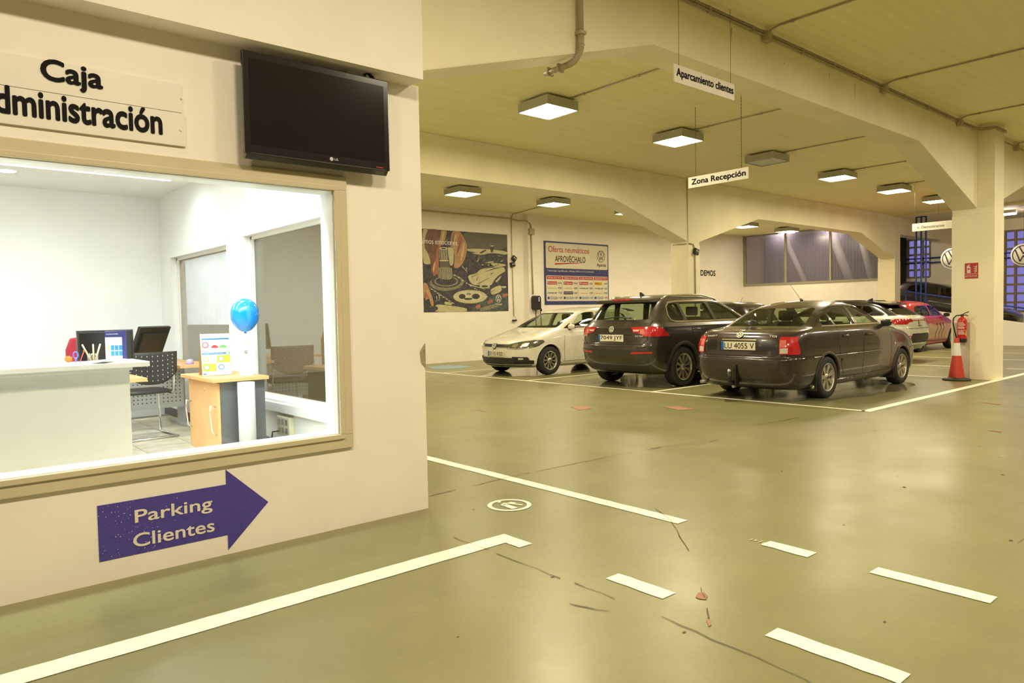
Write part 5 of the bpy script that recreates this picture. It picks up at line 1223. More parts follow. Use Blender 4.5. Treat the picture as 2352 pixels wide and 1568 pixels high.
# --- dark car climbing down the ramp
py_ = 9.45
c7 = Car('estate_car', 'dark car standing on the sloping ramp behind the parapet', [(z, *r) for z, *r in LG], 2.62, .318, carpaint('ramp_car_paint', (.03, .024, .024), .2, .35), (29.0, py_, rz(py_)+.0), -math.pi/2, glass=glassmat('dark_car_glass2', (.22, .24, .2), 1.3), pitch=math.atan(.163))
hatch_windows(c7); c7.build(); c7.wheels(10); c7.interior(); c7.mirror(.66, 1.0, c7.paint)
for sy in (-1, 1): c7.patch('headlight', chamfer([(sy*.40, .66), (sy*.80, .69), (sy*.84, .75), (sy*.44, .70)], .012), 'x', 1, M_HEAD, .008)
# CARS-END

# ------------------------------------------------------------------ garage ceiling lights
M_DIFF = mat('lamp_diffuser', (.9, .9, .85), .5, emit=LAMP_COL, power=LAMP_PWR)
M_DIFFOFF = mat('dead_diffuser', (.50, .52, .44), .4, var=.1)
M_HOUS = mat('lamp_housing', (.44, .42, .33), .45, var=.05)
def ceiling_light(x, y, zc, lab, on=True, group='square ceiling lights', dm=None):
    t = thing('ceiling_light', lab, 'ceiling light', (x, y, zc), 0, group); h = .315
    MB().box((-.18, -.18, -.035), (.18, .18, 0)).go('mount', M_DARK, t)
    b = MB()
    b.box((-h, -h, -.17), (-h+.012, h, -.035)).box((h-.012, -h, -.17), (h, h, -.035)).box((-h+.0121, -h, -.17), (h-.0121, -h+.012, -.035)).box((-h+.0121, h-.012, -.17), (h-.0121, h, -.035)).box((-h+.0121, -h+.0121, -.05), (h-.0121, h-.0121, -.04))
    b.go('housing', M_HOUS, t)
    MB().add([(-h+.016, -h+.016, -.160), (h-.016, -h+.016, -.160), (h-.016, h-.016, -.160), (-h+.016, h-.016, -.160)], [(0, 3, 2, 1)]).go('diffuser', (dm or M_DIFF) if on else M_DIFFOFF, t)
    return t
LX = (7.46, 10.62, 13.6, 16.7, 19.88, 22.9)
for i, x in enumerate(LX):
    ceiling_light(x, 7.78, ZC1, ('lit square ceiling light nearest the office corner', 'second lit square ceiling light behind the Aparcamiento sign', 'unlit square ceiling light right of the Zona Recepción sign', 'lit square ceiling light just right of the dead one', 'lit square ceiling light second from the near column haunch', 'lit square ceiling light half hidden by the near column haunch')[i], i != 2)
for i, x in enumerate((4.4,)): ceiling_light(x, 7.78, ZC1, 'lit square ceiling light hidden behind the office corner')
for x, lab in ((7.1, 'lit square light beyond the far beam hidden by the office'), (10.2, 'lit square light beyond the far beam at the left edge of the bay'), (13.15, 'lit square light beyond the far beam above the engine poster'), (16.2, 'lit square light peeping below the left haunch of the far beam'), (19.25, 'square light hidden behind the second column'), (22.3, 'lit square light peeping below the haunch right of the second column'), (25.1, 'lit square light in front of the ribbon window')):
    ceiling_light(x, 13.57, ZC3, lab, dm=mat('lamp_diffuser_dim', (.9, .9, .85), .5, emit=LAMP_COL, power=LAMP_PWR*.57))  # lower power tuned to balance the poster wall's brightness
for i, x in enumerate((-1.6, 1.45, 4.5, 7.53, 10.6, 13.6, 16.6, 19.8, 22.9)):
    ceiling_light(x, .96, ZC1, 'unseen lane ceiling light '+('behind the viewpoint', 'above the viewpoint', 'in front of the office corner', 'fed by the first lane conduit', 'fed by the second lane conduit', 'fed by the third lane conduit', 'fed by the fourth lane conduit', 'opposite the red car', 'nearest the ramp')[i], group='lights out of view over the driving lane', dm=mat('lamp_diffuser_lane', (.9, .9, .85), .5, emit=(1, .87, .62), power=LAMP_PWR*.90))  # power tuned for the brightness of the lane bay

# ------------------------------------------------------------------ conduits and junction boxes
def conduit(pts, lab, r=.011, clips=(), parent=None):
    t = thing('conduit', lab, 'conduit', pts[0]); o = Vector(pts[0])
    MB().tube([Vector(p)-o for p in pts], r, 8).go('pipe', M_PVC, t)
    for p in clips: q = Vector(p)-o; MB().obox(q, (1, 0, 0), (0, 1, 0), (0, 0, 1), .016, .016, .016).go('clip', M_PVC, t, bevel=.003)
    return t
yc = 4.285
for k, (z, lab) in enumerate(((4.40, 'upper conduit along the top of the long beam'), (4.37, 'lower conduit along the top of the long beam'))):
    conduit([(4.0, yc-.0, z), (14.0, yc, z), (14.35, yc-.01, z), (14.5, yc-.06, z), (14.53, 4.02, z), (15.08, 4.02, z)], lab, .010, [(x, yc, z) for x in (5.8, 6.4, 7.2, 8.3, 9.1, 9.9, 11.3, 12.2, 13.0)])
conduit([(15.1, 4.285, 4.385), (26.4, 4.285, 4.385)], 'conduit along the beam beyond the near column')
for x, lab in ((7.53, 'first'), (10.62, 'second'), (13.59, 'third'), (16.7, 'fourth')):
    conduit([(x, 1.28, ZC1-.015), (x, 4.15, ZC1-.015), (x, 4.24, ZC1-.03), (x-.03, 4.28, ZC1-.08)], lab+' conduit crossing the driving lane ceiling from the long beam', .011, [(x, yy, ZC1-.015) for yy in (1.9, 3.0, 4.0)])
    jb = thing('junction_box', lab+' grey junction box on the beam conduit', 'junction box', (x-.05, 4.285, 4.36))
    MB().box((-.06, -.05, -.06), (.06, .02, .05)).go('box', M_PVC, jb, bevel=.006)
    MB().box((-.05, -.056, -.05), (.05, -.05, .04)).go('lid', M_PVC, jb, bevel=.003)
for x, y1, lab in ((7.62, 4.72, 'conduit from the first ceiling light to the long beam'), (10.67, 4.72, 'conduit from the second ceiling light to the long beam'), (13.66, 4.72, 'conduit from the dead ceiling light to the long beam'), (16.74, 6.3, 'short conduit right of the dead ceiling light'), (19.8, 6.9, 'shortest conduit near the column haunch')):
    conduit([(x, 7.47, ZC1-.015), (x, y1, ZC1-.015)], lab, .011, [(x, 7.2, ZC1-.015), (x, 6.2 if y1 < 6.2 else y1+.02, ZC1-.015)])
conduit([(3.0, YP-.03, ZC3-.16), (13.95, YP-.03, ZC3-.16), (14.3, YP-.03, ZC3-.2), (14.55, YP-.1, ZC3-.19), (14.68, YP-.17, ZC3-.3), (14.68, YP-.17, ZC3-.42)], 'conduit along the top of the poster wall to the pilaster', .02)
conduit([(14.02, YP-.03, ZC3-.16), (14.05, YP-.06, ZC3-.03), (13.6, 13.9, ZC3-.02)], 'conduit from the poster wall to a far ceiling light', .014)
conduit([(14.03, YP-.02, ZC3-.16), (14.03, YP-.02, 2.95), (14.06, YP-.02, 1.25)], 'thin vertical conduit beside the engine poster', .012)
conduit([(14.68, YP-.16, ZC3-.42), (14.72, YP-.16, 1.9)], 'vertical conduit down the pilaster to the charger', .022)
jb = thing('junction_box', 'grey junction box high on the pilaster', 'junction box', (14.68, YP-.16, ZC3-.52))
MB().box((-.1, -.07, -.09), (.1, .02, .09)).go('box', M_PVC, jb, bevel=.01)
conduit([(14.53, 10.83, 2.93), (14.515, 10.5, 2.92), (14.55, 10.36, 2.93), (14.7, 10.355, 2.92), (14.77, 10.355, 2.8), (14.78, 10.355, .9)], 'conduit bent around the second column', .014)
conduit([(14.54, 10.385, 2.95), (14.52, 10.385, ZC1-.05)], 'thin cable up the corner of the second column', .008)
for (p, rz_, lab) in (((14.78, 10.33, 2.74), .3, 'small black socket box on the second column'), ((14.08, YP-.05, 2.96), .6, 'upper black twin socket beside the engine poster'), ((14.02, YP-.05, 2.78), -.2, 'lower black twin socket beside the engine poster')):
    t = thing('socket_box', lab, 'socket', p)
    b = MB().box((-.075, -.04, -.07), (.075, .04, .07)); R_ = Matrix.Rotation(rz_, 3, 'Y'); b.v = [tuple(R_ @ Vector(q)) for q in b.v]; b.go('box', M_BPLAST, t, bevel=.01)
    b = MB().box((-.05, -.045, -.01), (-.01, -.04, .03)).box((.01, -.045, -.01), (.05, -.04, .03)); b.v = [tuple(R_ @ Vector(q)) for q in b.v]; b.go('socket_face', M_STEEL, t)
t = thing('loose_socket', 'loose black plug hanging at the end of the thin conduit', 'plug', (14.06, YP-.04, 1.12))
MB().box((-.08, -.03, -.03), (.08, .02, .02)).go('plug', M_BPLAST, t, bevel=.008); MB().tube([(-.02, 0, .15), (.06, 0, .08), (.07, 0, .02)], .006, 6).go('cable', M_PVC, t)
# thick drain pipe bent under the beam
dp_ = thing('drain_pipe', 'grey pipe bent under the long beam near the office', 'pipe', (4.49, 4.27, ZC1-.08))
MB().tube([(0, 0, 0), (0, 0, -.72)], .027, 12).go('pipe', M_PVC, dp_)
el = [(0, 0, -.72), (0, .005, -.80), (0, .03, -.87), (0, .08, -.91), (0, .14, -.922)]
MB().tube(el, .030, 12).go('flexible_elbow', M_PVC, dp_)
MB().tube([(0, .14, -.922), (0, .44, -.925)], .027, 12).go('pipe', M_PVC, dp_)
rb = MB()
for k in range(7): a = Vector(el[1]).lerp(Vector(el[3]), k/6)+Vector((0, -.012*math.sin(math.pi*k/6), -.012*math.sin(math.pi*k/6))); rb.tube([a+Vector((0, 0, .004)), a-Vector((0, .002, .004))], .034, 12)
rb.go('elbow_ribs', M_PVC, dp_)
for p in ((0, 0, -.70), (0, .25, -.925), (0, .38, -.925)): MB().obox(p, X_, (0, 1, 0), Z_, .036, .012 if p[1] else .036, .036 if p[1] else .014).go('clip', M_PVC, dp_, bevel=.004)

# ------------------------------------------------------------------ hanging signs
def hang(name, lab, o, X, w, h, body, tw0, tw1, tz0, tz1, tops, zt, chain, bold=.0, extra=None):
    """board: o lower-left corner, X writing direction"""
    o, X = Vector(o), Vector(X); N = X.cross(Z_)
    t = thing(name, lab, 'hanging sign', o)
    MB().obox(X*w/2+Z_*h/2-N*.006, X, N, Z_, w/2, .006, h/2).go('board', M_PANEL, t, bevel=.002)
    text('lettering', body, X*tw0+Z_*tz0+N*.001, X, Z_, tw1-tw0, tz1-tz0, M_BLACK, t, bold, .001)
    for u in tops:
        if chain:
            c = MB(); n = int((zt-o.z-h)/.022)
            for k in range(n):
                z = h+k*.022; d = (X if k % 2 else N)*.0055
                c.add([X*u+Z_*z-d, X*u+Z_*z+d, X*u+Z_*(z+.020)+d, X*u+Z_*(z+.020)-d], [(0, 1, 2, 3)])
                c.obox(X*u+Z_*(z+.010), X, N, Z_, .002, .002, .011)
            c.go('chain', mat('rusty_chain', (.10, .07, .03), .6, metal=.3), t)
        else: MB().tube([X*u+Z_*h, X*u+N*.0+Z_*(h+(zt-o.z-h)*.55)+X*.004, X*u+Z_*(zt-o.z)], .0025, 6).go('wire', mat('thin_wire', (.16, .13, .06), .5), t)
    return t
q0, q1 = at(1, 4.12, 1549, 187), at(1, 4.12, 1687, 233)
sA = hang('hanging_sign', 'white hanging sign reading Aparcamiento clientes', q0, (1, 0, 0), q1.x-q0.x, at(1, 4.12, 1549, 146).z-q0.z, 'Aparcamiento clientes', .03, q1.x-q0.x-.02, .035, .135, (.07, .93), 4.36, False, .024)
XZ = 9.474
q0 = at(0, XZ, 1581, 433)
hang('hanging_sign', 'white chain hung sign reading Zona Recepción', q0, (0, -1, 0), q0.y-at(0, XZ, 1719, 405).y, .168, 'Zona Recepción', .06, q0.y-at(0, XZ, 1713, 400).y, .02, .135, (.14, .93), ZC1, True, .024)
XV = 20.0
q0 = at(0, XV, 2095, 532)
vs = hang('hanging_sign', 'white hanging sign reading V. Demostracion beside the near column', q0, (0, -1, 0), 1.16, .198, 'V. Demostracion', q0.y-at(0, XV, 2106, 527).y, q0.y-at(0, XV, 2169, 512).y, .06, .125, (.06, .62), 4.47, False, .004)
lm = MB(); vw_logo(lm, Vector((XV-.001, at(0, XV, 2178, 515).y, at(0, XV, 2178, 515).z))-Vector(q0), (0, -1, 0), Z_, .062, t=.08, N=(-1, 0, 0)); lm.go('logo', M_STEEL, vs)
for (px, py, lab) in ((2187, 593.5, 'round white hanging sign with car maker emblem left of the near column'), (2351, 585, 'round white hanging sign with car maker emblem at the right edge')):
    c = at(0, XV, px, py); t = thing('round_sign', lab, 'hanging sign', c)
    MB().lathe([(.001, -.006), (.258, -.006), (.26, 0), (.258, .006), (.001, .006)], (0, 0, 0), 0, 40).go('disc', mat('sign_white', (.84, .80, .70), .35, var=.01), t)
    lm = MB(); vw_logo(lm, (-.007, 0, 0), (0, -1, 0), Z_, .225, t=.09, N=(-1, 0, 0)); lm.go('emblem', M_NAVY, t)
    MB().tube([(0, 0, .26), (0, 0, 4.4-c.z)], .0025, 6).go('wire', mat('thin_wire', (.16, .13, .06), .5), t)

# ------------------------------------------------------------------ posters on the far wall
YW = YP
def pp(px, py, d=0): return at(1, YW-d, px, py)
po = thing('engine_poster', 'large poster of hands assembling engine gears', 'poster', (0, YW, 0))
def flat(parent, name, pts, m, d):
    if name in ('print_shape', 'print_sheen', 'print_crease'):
        for _ in range(2): pts = [r_ for a_, b_ in zip(pts, pts[1:]+pts[:1]) for r_ in ((a_[0]*.8+b_[0]*.2, a_[1]*.8+b_[1]*.2), (a_[0]*.2+b_[0]*.8, a_[1]*.2+b_[1]*.8))]
    q = [at(1, YW, *p) for p in pts]; d = .0062+d*.08
    bm = bmesh.new(); f = bm.faces.new([bm.verts.new((a.x, -d, a.z)) for a in q]); f.normal_update()
    if f.normal.y > 0: f.normal_flip()
    bmesh.ops.triangulate(bm, faces=[f]); me = bpy.data.meshes.new(name); bm.to_mesh(me); bm.free()
    return link(name, me, m, parent)
def C8(x, y, s=7.127, ox=960, oy=510): return (ox+x/s, oy+y/s)     # survey-crop coordinates
def fp8(name, pts, m, d): return flat(po, name, [C8(*p) for p in pts], m, d)
P_DK = mat('print_dark', (.05, .045, .055), .5, var=.5, scale=9); P_GR = mat('print_grey', (.115, .11, .085), .5, var=.1)
P_CR = mat('print_cream', (.48, .44, .26), .5, var=.12, scale=8); P_SK = mat('print_skin', (.42, .25, .13), .5, var=.18, scale=6)
P_SK2 = mat('print_skin_shade', (.16, .075, .05), .5, var=.3, scale=6); P_RD = mat('print_redskin', (.36, .13, .09), .5, var=.25, scale=6)
P_ST = mat('print_steel', (.22, .20, .14), .5, var=.4, scale=20); P_HI = mat('print_highlight', (.56, .52, .34), .5, var=.1); P_TL = mat('print_teal', (.07, .09, .08), .5, var=.5, scale=10)
MB().box((pp(900, 600).x, -.006, pp(1166, 714).z), (pp(1166, 620).x, -.001, pp(1000, 527).z-.0)).go('sheet', P_DK, po)
fp8('print_shape', [(690, 150), (1390, 200), (1460, 225), (1460, 465), (800, 430), (820, 380)], P_GR, .008)
fp8('print_shape', [(65, 100), (155, 100), (160, 180), (120, 280), (100, 420), (190, 540), (215, 690), (110, 690), (80, 640)], P_CR, .008)
fp8('print_shape', [(155, 105), (370, 125), (350, 400), (300, 640), (215, 900), (205, 620), (120, 420), (95, 340)], P_SK2, .010)
fp8('print_shape', [(370, 125), (480, 130), (440, 330), (350, 420), (340, 700), (330, 850), (230, 890), (290, 600), (300, 480)], P_RD, .012)
fp8('print_shape', [(370, 125), (480, 130), (440, 300), (330, 420), (340, 250)], P_SK, .013)
fp8('print_shape', [(560, 140), (690, 150), (760, 270), (810, 380), (780, 570), (720, 700), (640, 760), (580, 740), (600, 600), (590, 480), (520, 380), (540, 240)], P_SK, .012)
fp8('print_shape', [(480, 400), (590, 430), (580, 700), (520, 720), (500, 560)], P_CR, .013)
fp8('print_shape', [(660, 200), (740, 260), (700, 420), (620, 560), (600, 700), (640, 480)], P_RD, .014)
fp8('print_shape', [(800, 430), (1200, 445), (1460, 480), (1460, 540), (1200, 500), (1050, 540), (860, 510), (960, 500), (800, 470)], P_CR, .010)
fp8('print_shape', [(1000, 500), (1100, 450), (1130, 455), (1030, 520)], P_DK, .012)
fp8('print_shape', [(1180, 380), (1240, 380), (1240, 430), (1220, 500), (1190, 500)], P_DK, .012); fp8('print_shape', [(1180, 380), (1240, 380), (1235, 400), (1185, 400)], P_CR, .013)
fp8('print_shape', [(815, 870), (960, 840), (1010, 770), (1250, 740), (1400, 730), (1440, 800), (1330, 860), (1240, 950), (1200, 1040), (1060, 1030), (900, 1030), (830, 950)], P_CR, .010)
fp8('print_shape', [(1060, 830), (1240, 750), (1390, 738), (1240, 770)], P_DK, .012)
fp8('print_shape', [(1240, 950), (1340, 870), (1440, 830), (1380, 930), (1280, 1020)], P_DK, .011); fp8('print_shape', [(1260, 970), (1350, 880), (1370, 885), (1290, 990)], P_CR, .012)
fp8('print_shape', [(1180, 1100), (1330, 1030), (1380, 1060), (1360, 1140), (1200, 1200)], P_CR, .010)
fp8('print_shape', [(1180, 660), (1440, 690), (1430, 720), (1220, 740)], P_CR, .010); fp8('print_shape', [(1130, 650), (1240, 640), (1235, 660), (1140, 675)], P_CR, .010)
fp8('print_shape', [(85, 980), (150, 1010), (200, 1150), (255, 1290), (250, 1390), (215, 1370), (180, 1230), (110, 1250), (95, 1230)], P_SK, .010)
fp8('print_shape', [(100, 1140), (130, 1130), (180, 1230), (170, 1260), (110, 1270)], P_RD, .012)
fp8('print_shape', [(270, 1335), (800, 1400), (800, 1470), (250, 1470), (340, 1420)], P_CR, .010)
fp8('print_shape', [(420, 1300), (540, 1310), (560, 1360), (440, 1350)], P_CR, .011)
fp8('print_shape', [(900, 1400), (1060, 1290), (1340, 1150), (1470, 1170), (1475, 1460), (840, 1465)], P_TL, .010)
for a in ([(1130, 1290), (1220, 1250), (1230, 1310), (1150, 1345)], [(930, 1380), (1010, 1330), (1030, 1390), (960, 1430)], [(1370, 1180), (1470, 1160), (1470, 1210), (1390, 1240)]): fp8('print_shape', a, P_RD, .012)
fp8('print_shape', [(1010, 1400), (1300, 1330), (1420, 1340), (1200, 1420), (1020, 1460)], P_ST, .011)
def ell(cx, cy, rx, ry, n=36, rot=0, teeth=0):
    out = []
    for k in range(n*(2 if teeth else 1)):
        a = 2*math.pi*k/(n*(2 if teeth else 1)); s_ = 1+(teeth if k % 2 else 0)
        x, y = rx*s_*math.cos(a), ry*s_*math.sin(a); out.append((cx+x*math.cos(rot)-y*math.sin(rot), cy+x*math.sin(rot)+y*math.cos(rot)))
    return out
fp8('print_gear', ell(470, 990, 270, 130, 40, -.06, .05), P_ST, .014); fp8('print_gear', ell(460, 970, 240, 105), P_DK, .016); fp8('print_gear', ell(460, 970, 200, 85), P_ST, .017); fp8('print_gear', ell(460, 965, 170, 68), P_DK, .018)
fp8('print_shape', [(320, 750), (360, 735), (560, 735), (575, 900), (520, 940), (400, 940), (320, 900)], P_ST, .020)
fp8('print_shape', [(345, 430), (410, 410), (485, 430), (495, 640), (350, 640)], P_ST, .020); fp8('print_gear', ell(415, 430, 70, 22), P_HI, .022); fp8('print_gear', ell(415, 430, 40, 12), P_DK, .023)
fp8('print_shape', [(355, 640), (500, 640), (510, 735), (355, 735)], P_GR, .021); fp8('print_shape', [(350, 620), (500, 620), (500, 640), (350, 640)], P_HI, .022)
for k in range(7): fp8('print_rib', [(365+k*18, 450), (371+k*18, 450), (376+k*18, 610), (370+k*18, 610)], P_HI if k % 2 else P_DK, .022)
for k in range(11): fp8('print_rib', [(385+k*17, 760), (392+k*17, 760), (396+k*16, 920), (389+k*16, 920)], P_HI if k % 2 else P_DK, .022)
fp8('print_gear', ell(850, 1220, 270, 108, 46, 0, .04), P_CR, .020); fp8('print_gear', ell(850, 1215, 205, 78), P_HI, .022)
fp8('print_shape', ell(720, 1215, 55, 42), P_DK, .024); fp8('print_shape', ell(945, 1215, 65, 45), P_DK, .024); fp8('print_shape', [(740, 1240), (900, 1240), (870, 1275), (770, 1275)], P_DK, .024); fp8('print_shape', ell(830, 1175, 40, 18), P_ST, .024)
for k in range(34):
    t_ = k/33; x, y = (210+t_*470, 1050+t_*290) if k < 17 else (640+(t_-.5)*1000, 880+(t_-.5)*600)
    if k < 17: x, y = 200+k*24, 1075+k*16+6*(k % 2)
    else: x, y = 600+(k-17)*33, 860+(k-17)*22+6*(k % 2)
    fp8('print_link', ell(x, y, 15, 9, 8), P_HI if k % 2 else P_ST, .019)
rp = random.Random(3)
for k in range(34):
    x, y = rp.uniform(820, 1450), rp.uniform(545, 720)
    fp8('print_fleck', ell(x, y, rp.uniform(5, 34), rp.uniform(3, 9), 9, rp.uniform(-.5, .2)), rp.choice((P_CR, P_GR, P_GR, P_ST)), .026)
for k in range(26):
    x, y = rp.uniform(120, 800), rp.uniform(1090, 1420)
    fp8('print_fleck', ell(x, y, rp.uniform(5, 20), rp.uniform(3, 9), 6, rp.uniform(-.6, .3)), rp.choice((P_CR, P_GR, P_ST)), .0135)
for x0_, y0_, x1_, y1_, m_ in ((1050, 760, 1330, 700, P_GR), (870, 900, 990, 850, P_GR), (960, 960, 980, 880, P_GR), (980, 1010, 1190, 900, P_GR), (1010, 880, 1180, 800, P_HI), (1190, 850, 1230, 830, P_DK), (1010, 1040, 1190, 1060, P_DK), (1040, 1070, 1180, 1080, P_HI), (830, 1020, 1100, 1100, P_HI), (1120, 1180, 1250, 1110, P_GR), (1370, 1060, 1440, 1050, P_DK), (1370, 1110, 1440, 1100, P_DK), (840, 780, 850, 600, P_GR), (980, 640, 990, 580, P_CR), (720, 720, 790, 800, P_HI), (790, 740, 800, 830, P_CR), (300, 1210, 310, 1290, P_CR), (340, 1180, 350, 1260, P_HI)):
    d_ = Vector((x1_-x0_, y1_-y0_)).normalized(); n_ = Vector((-d_.y, d_.x))*7
    fp8('print_line', [(x0_-n_.x, y0_-n_.y), (x1_-n_.x*.4, y1_-n_.y*.4), (x1_+n_.x*.4, y1_+n_.y*.4), (x0_+n_.x, y0_+n_.y)], m_, .0262)
fp8('print_gear', ell(1090, 1050, 85, 30), P_CR, .0264); fp8('print_gear', ell(1090, 1050, 55, 17), P_DK, .0268)
fp8('print_gear', ell(1405, 1080, 42, 34), P_DK, .0264); fp8('print_gear', ell(1405, 1062, 38, 16), P_HI, .0268)
for pts in ([(360, 140), (380, 140), (330, 400), (310, 400)], [(575, 180), (590, 180), (560, 400), (545, 380)], [(690, 300), (700, 300), (640, 520), (625, 520)], [(160, 300), (175, 290), (240, 560), (225, 570)]): fp8('print_crease', pts, P_SK2, .0155)
for pts in ([(600, 200), (640, 190), (600, 360), (580, 350)], [(740, 330), (770, 340), (740, 560), (700, 640), (690, 620)], [(400, 150), (440, 150), (400, 330), (380, 330)], [(235, 760), (270, 640), (285, 660), (250, 850)]): fp8('print_sheen', pts, mat('print_skin_light', (.55, .38, .22), .5, var=.15, scale=9), .0158)
a, b = pp(972, 556), pp(1052, 563)
text('lettering', 'Construimos emociones.', Vector((pp(930, 560).x, -.0095, pp(1000, 559).z-.02)), X_, Z_, b.x-pp(930, 560).x, .15, M_WHITEP, po, .006, .001)
lm = MB(); c = pp(*C8(1315, 1250)); vw_logo(lm, (c.x, -.0085, c.z), X_, Z_, .11, t=.1); lm.go('logo', M_WHITEP, po)
text('lettering', 'Volkswagen', Vector((c.x-.13, -.0095, c.z-.19)), X_, Z_, .26, .05, M_WHITEP, po, .01, .001)

os_ = thing('tyre_offer_board', 'blue and white tyre price board reading Oferta neumáticos', 'poster', (0, YW, 0))
q0, q1 = pp(1250, 699.5), pp(1397, 564)
bx0, bx1, bz0, bz1 = pp(1250, 650).x, pp(1397, 650).x, q0.z, pp(1248, 552).z-.005
Wb, Hb = bx1-bx0, bz1-bz0
MB().box((bx0, -.02, bz0), (bx1, -.001, bz1)).go('backing', M_NAVY, os_)
def C9(u, v): return (bx0+u*Wb, bz0+v*Hb)          # fractions of the board
def orect(name, u0, v0, u1, v1, m, d=.023):
    (a, b), (c, e) = C9(u0, v0), C9(u1, v1)
    return MB().add([(a, -d, b), (c, -d, b), (c, -d, e), (a, -d, e)], [(0, 1, 2, 3)]).go(name, m, os_)
def otext(body, u0, v0, u1, v1, m, bold=.01, shear=0, d=.026):
    (a, b), (c, e) = C9(u0, v0), C9(u1, v1)
    return text('lettering', body, Vector((a, -d, b)), X_, Z_, c-a, e-b, m, os_, bold, .001, shear)
M_OW = mat('board_white', (.66, .62, .48), .45, var=.02); M_YB = mat('tyre_yellow', (.70, .50, .03), .5); M_OR = mat('tyre_orange', (.72, .45, .12), .5)
def rrect(u0, v0, u1, v1, m, d, r=.02):
    pts = []
    for (cu, cv, a0) in ((u1-r, v1-r, 0), (u0+r, v1-r, 90), (u0+r, v0+r, 180), (u1-r, v0+r, 270)):
        for k in range(5): a = math.radians(a0+k*22.5); pts.append((cu+r*math.cos(a), cv+r*math.sin(a)))
    MB().add([(C9(*p)[0], -d, C9(*p)[1]) for p in pts], [tuple(range(len(pts)))]).go('white_field', m, os_)
rrect(.022, .575, .985, .975, M_OW, .022); rrect(.022, .055, .985, .46, M_OW, .022)
otext('Oferta neumáticos', .06, .83, .68, .925, M_RED, .006)
otext('APROVÉCHALO', .155, .68, .62, .80, M_BLACK, .0, .02)
MB().add([(C9(.15, .63)[0], -.0245, C9(.15, .63)[1]), (C9(.155, .655)[0], -.0245, C9(.155, .655)[1]), (C9(.40, .672)[0], -.0245, C9(.40, .672)[1]), (C9(.63, .675)[0], -.0245, C9(.63, .675)[1]), (C9(.40, .655)[0], -.0245, C9(.40, .655)[1])], [(0, 1, 2, 3, 4)]).go('red_stroke', M_RED, os_)
lm = MB(); c = C9(.875, .80); vw_logo(lm, (c[0], -.024, c[1]), X_, Z_, .064*Wb, t=.07); lm.go('logo', M_BLACK, os_)
otext('Apersa', .805, .61, .955, .685, M_BLACK, .002)
otext('* (montaje, equilibrado, válvula, NFU e I.V.A.) incluido', .035, .515, .75, .55, M_WHITEP, .004, .15)
heads = ('195/65 R15 91V', '205/55 R16 91W', '215/55 R16 97W', '225/45 R17 91Y')
rows = ((('Firestone', '83€', 'r'), ('Continental', '92€', 'o'), ('DUNLOP', '77€', 'k'), ('MICHELIN', '112€', 'b')), (('Firestone', '90€', 'r'), ('Continental', '102€', 'o'), ('GOODYEAR', '96€', 'g'), ('MICHELIN', '123€', 'b')),
        (('Firestone', '142€', 'r'), ('DUNLOP', '140€', 'k'), ('Continental', '219€', 'o'), ('MICHELIN', '213€', 'b')), (('PIRELLI', '119€', 'y'), ('DUNLOP', '116€', 'k'), ('Continental', '107€', 'o'), ('MICHELIN', '130€', 'b')))
for i in range(4):
    u0 = .03+i*.241; u1 = u0+.228
    orect('column_head', u0, .40, u1, .45, M_RED); otext(heads[i], u0+.015, .41, u1-.015, .438, M_WHITEP, .006)
    if i: orect('divider', u0-.009, .06, u0-.006, .45, M_STEEL, .024)
    for j, (brand, price, k) in enumerate(rows[i]):
        v = .325-j*.078
        if k == 'r': orect('brand_plate', u0+.008, v-.008, u0+.15, v+.042, M_RED); otext(brand, u0+.018, v+.004, u0+.14, v+.032, M_WHITEP, .008)
        elif k == 'y': orect('brand_plate', u0+.008, v-.012, u0+.13, v+.046, M_YB); otext(brand, u0+.016, v+.002, u0+.122, v+.034, M_RED, .01)
        elif k == 'g': orect('brand_plate', u0+.008, v-.008, u0+.15, v+.042, M_NAVY); otext(brand, u0+.018, v+.006, u0+.14, v+.03, M_YB, .008)
        elif k == 'b': orect('brand_plate', u0+.008, v-.004, u0+.15, v+.032, M_NAVY); orect('brand_field', u0+.035, v+.002, u0+.143, v+.026, M_WHITEP, .025); otext(brand, u0+.042, v+.004, u0+.138, v+.024, M_NAVY, .008, d=.028)
        elif k == 'k': otext(brand, u0+.028, v+.004, u0+.145, v+.026, M_BLACK, .012, .2); orect('brand_arrow', u0+.01, v+.01, u0+.022, v+.02, M_BLACK)
        else: otext(brand, u0+.01, v+.002, u0+.135, v+.03, M_OR, .008)
        otext(price, u0+.165, v, u0+.22, v+.034, M_RED if i == 3 and j == 3 else M_NAVY, .004)
q0, q1 = pp(1609, 633), pp(1643, 621)
dm = thing('wall_lettering', 'black lettering DEMOS painted on the white wall', 'lettering', (0, YW, 0))
text('lettering', 'DEMOS', Vector((q0.x, -.003, q0.z)), X_, Z_, q1.x-q0.x, q1.z-q0.z+.0, M_BLACK, dm, .024, .001)
# wall charger
wc = thing('wall_charger', 'black wall box car charger with three light dots', 'charger', (14.80, YP-.14, 1.42))
MB().prism([(-.15, .06), (-.11, 0), (.11, 0), (.15, .06), (.15, .36), (.11, .43), (-.11, .43), (-.15, .36)], 1, -.14, 0).go('case', M_BPLAST, wc, bevel=.02)
for k in range(3): MB().box((.045, -.146, .26+.045*k), (.065, -.14, .28+.045*k)).go('indicator', mat('led_white', (.9, .9, .9), .5, emit=(1, 1, 1), power=1.5), wc)
MB().tube([(.13, -.07, .08), (.18, -.09, .03), (.2, -.09, -.04)], .02, 8).tube([(-.02, -.07, 0), (-.02, -.08, -1.1), (.1, -.12, -1.38)], .014, 8).tube([(.16, -.08, 0), (.2, -.1, -1.0), (.15, -.12, -1.38)], .014, 8).go('cable', M_BPLAST, wc)

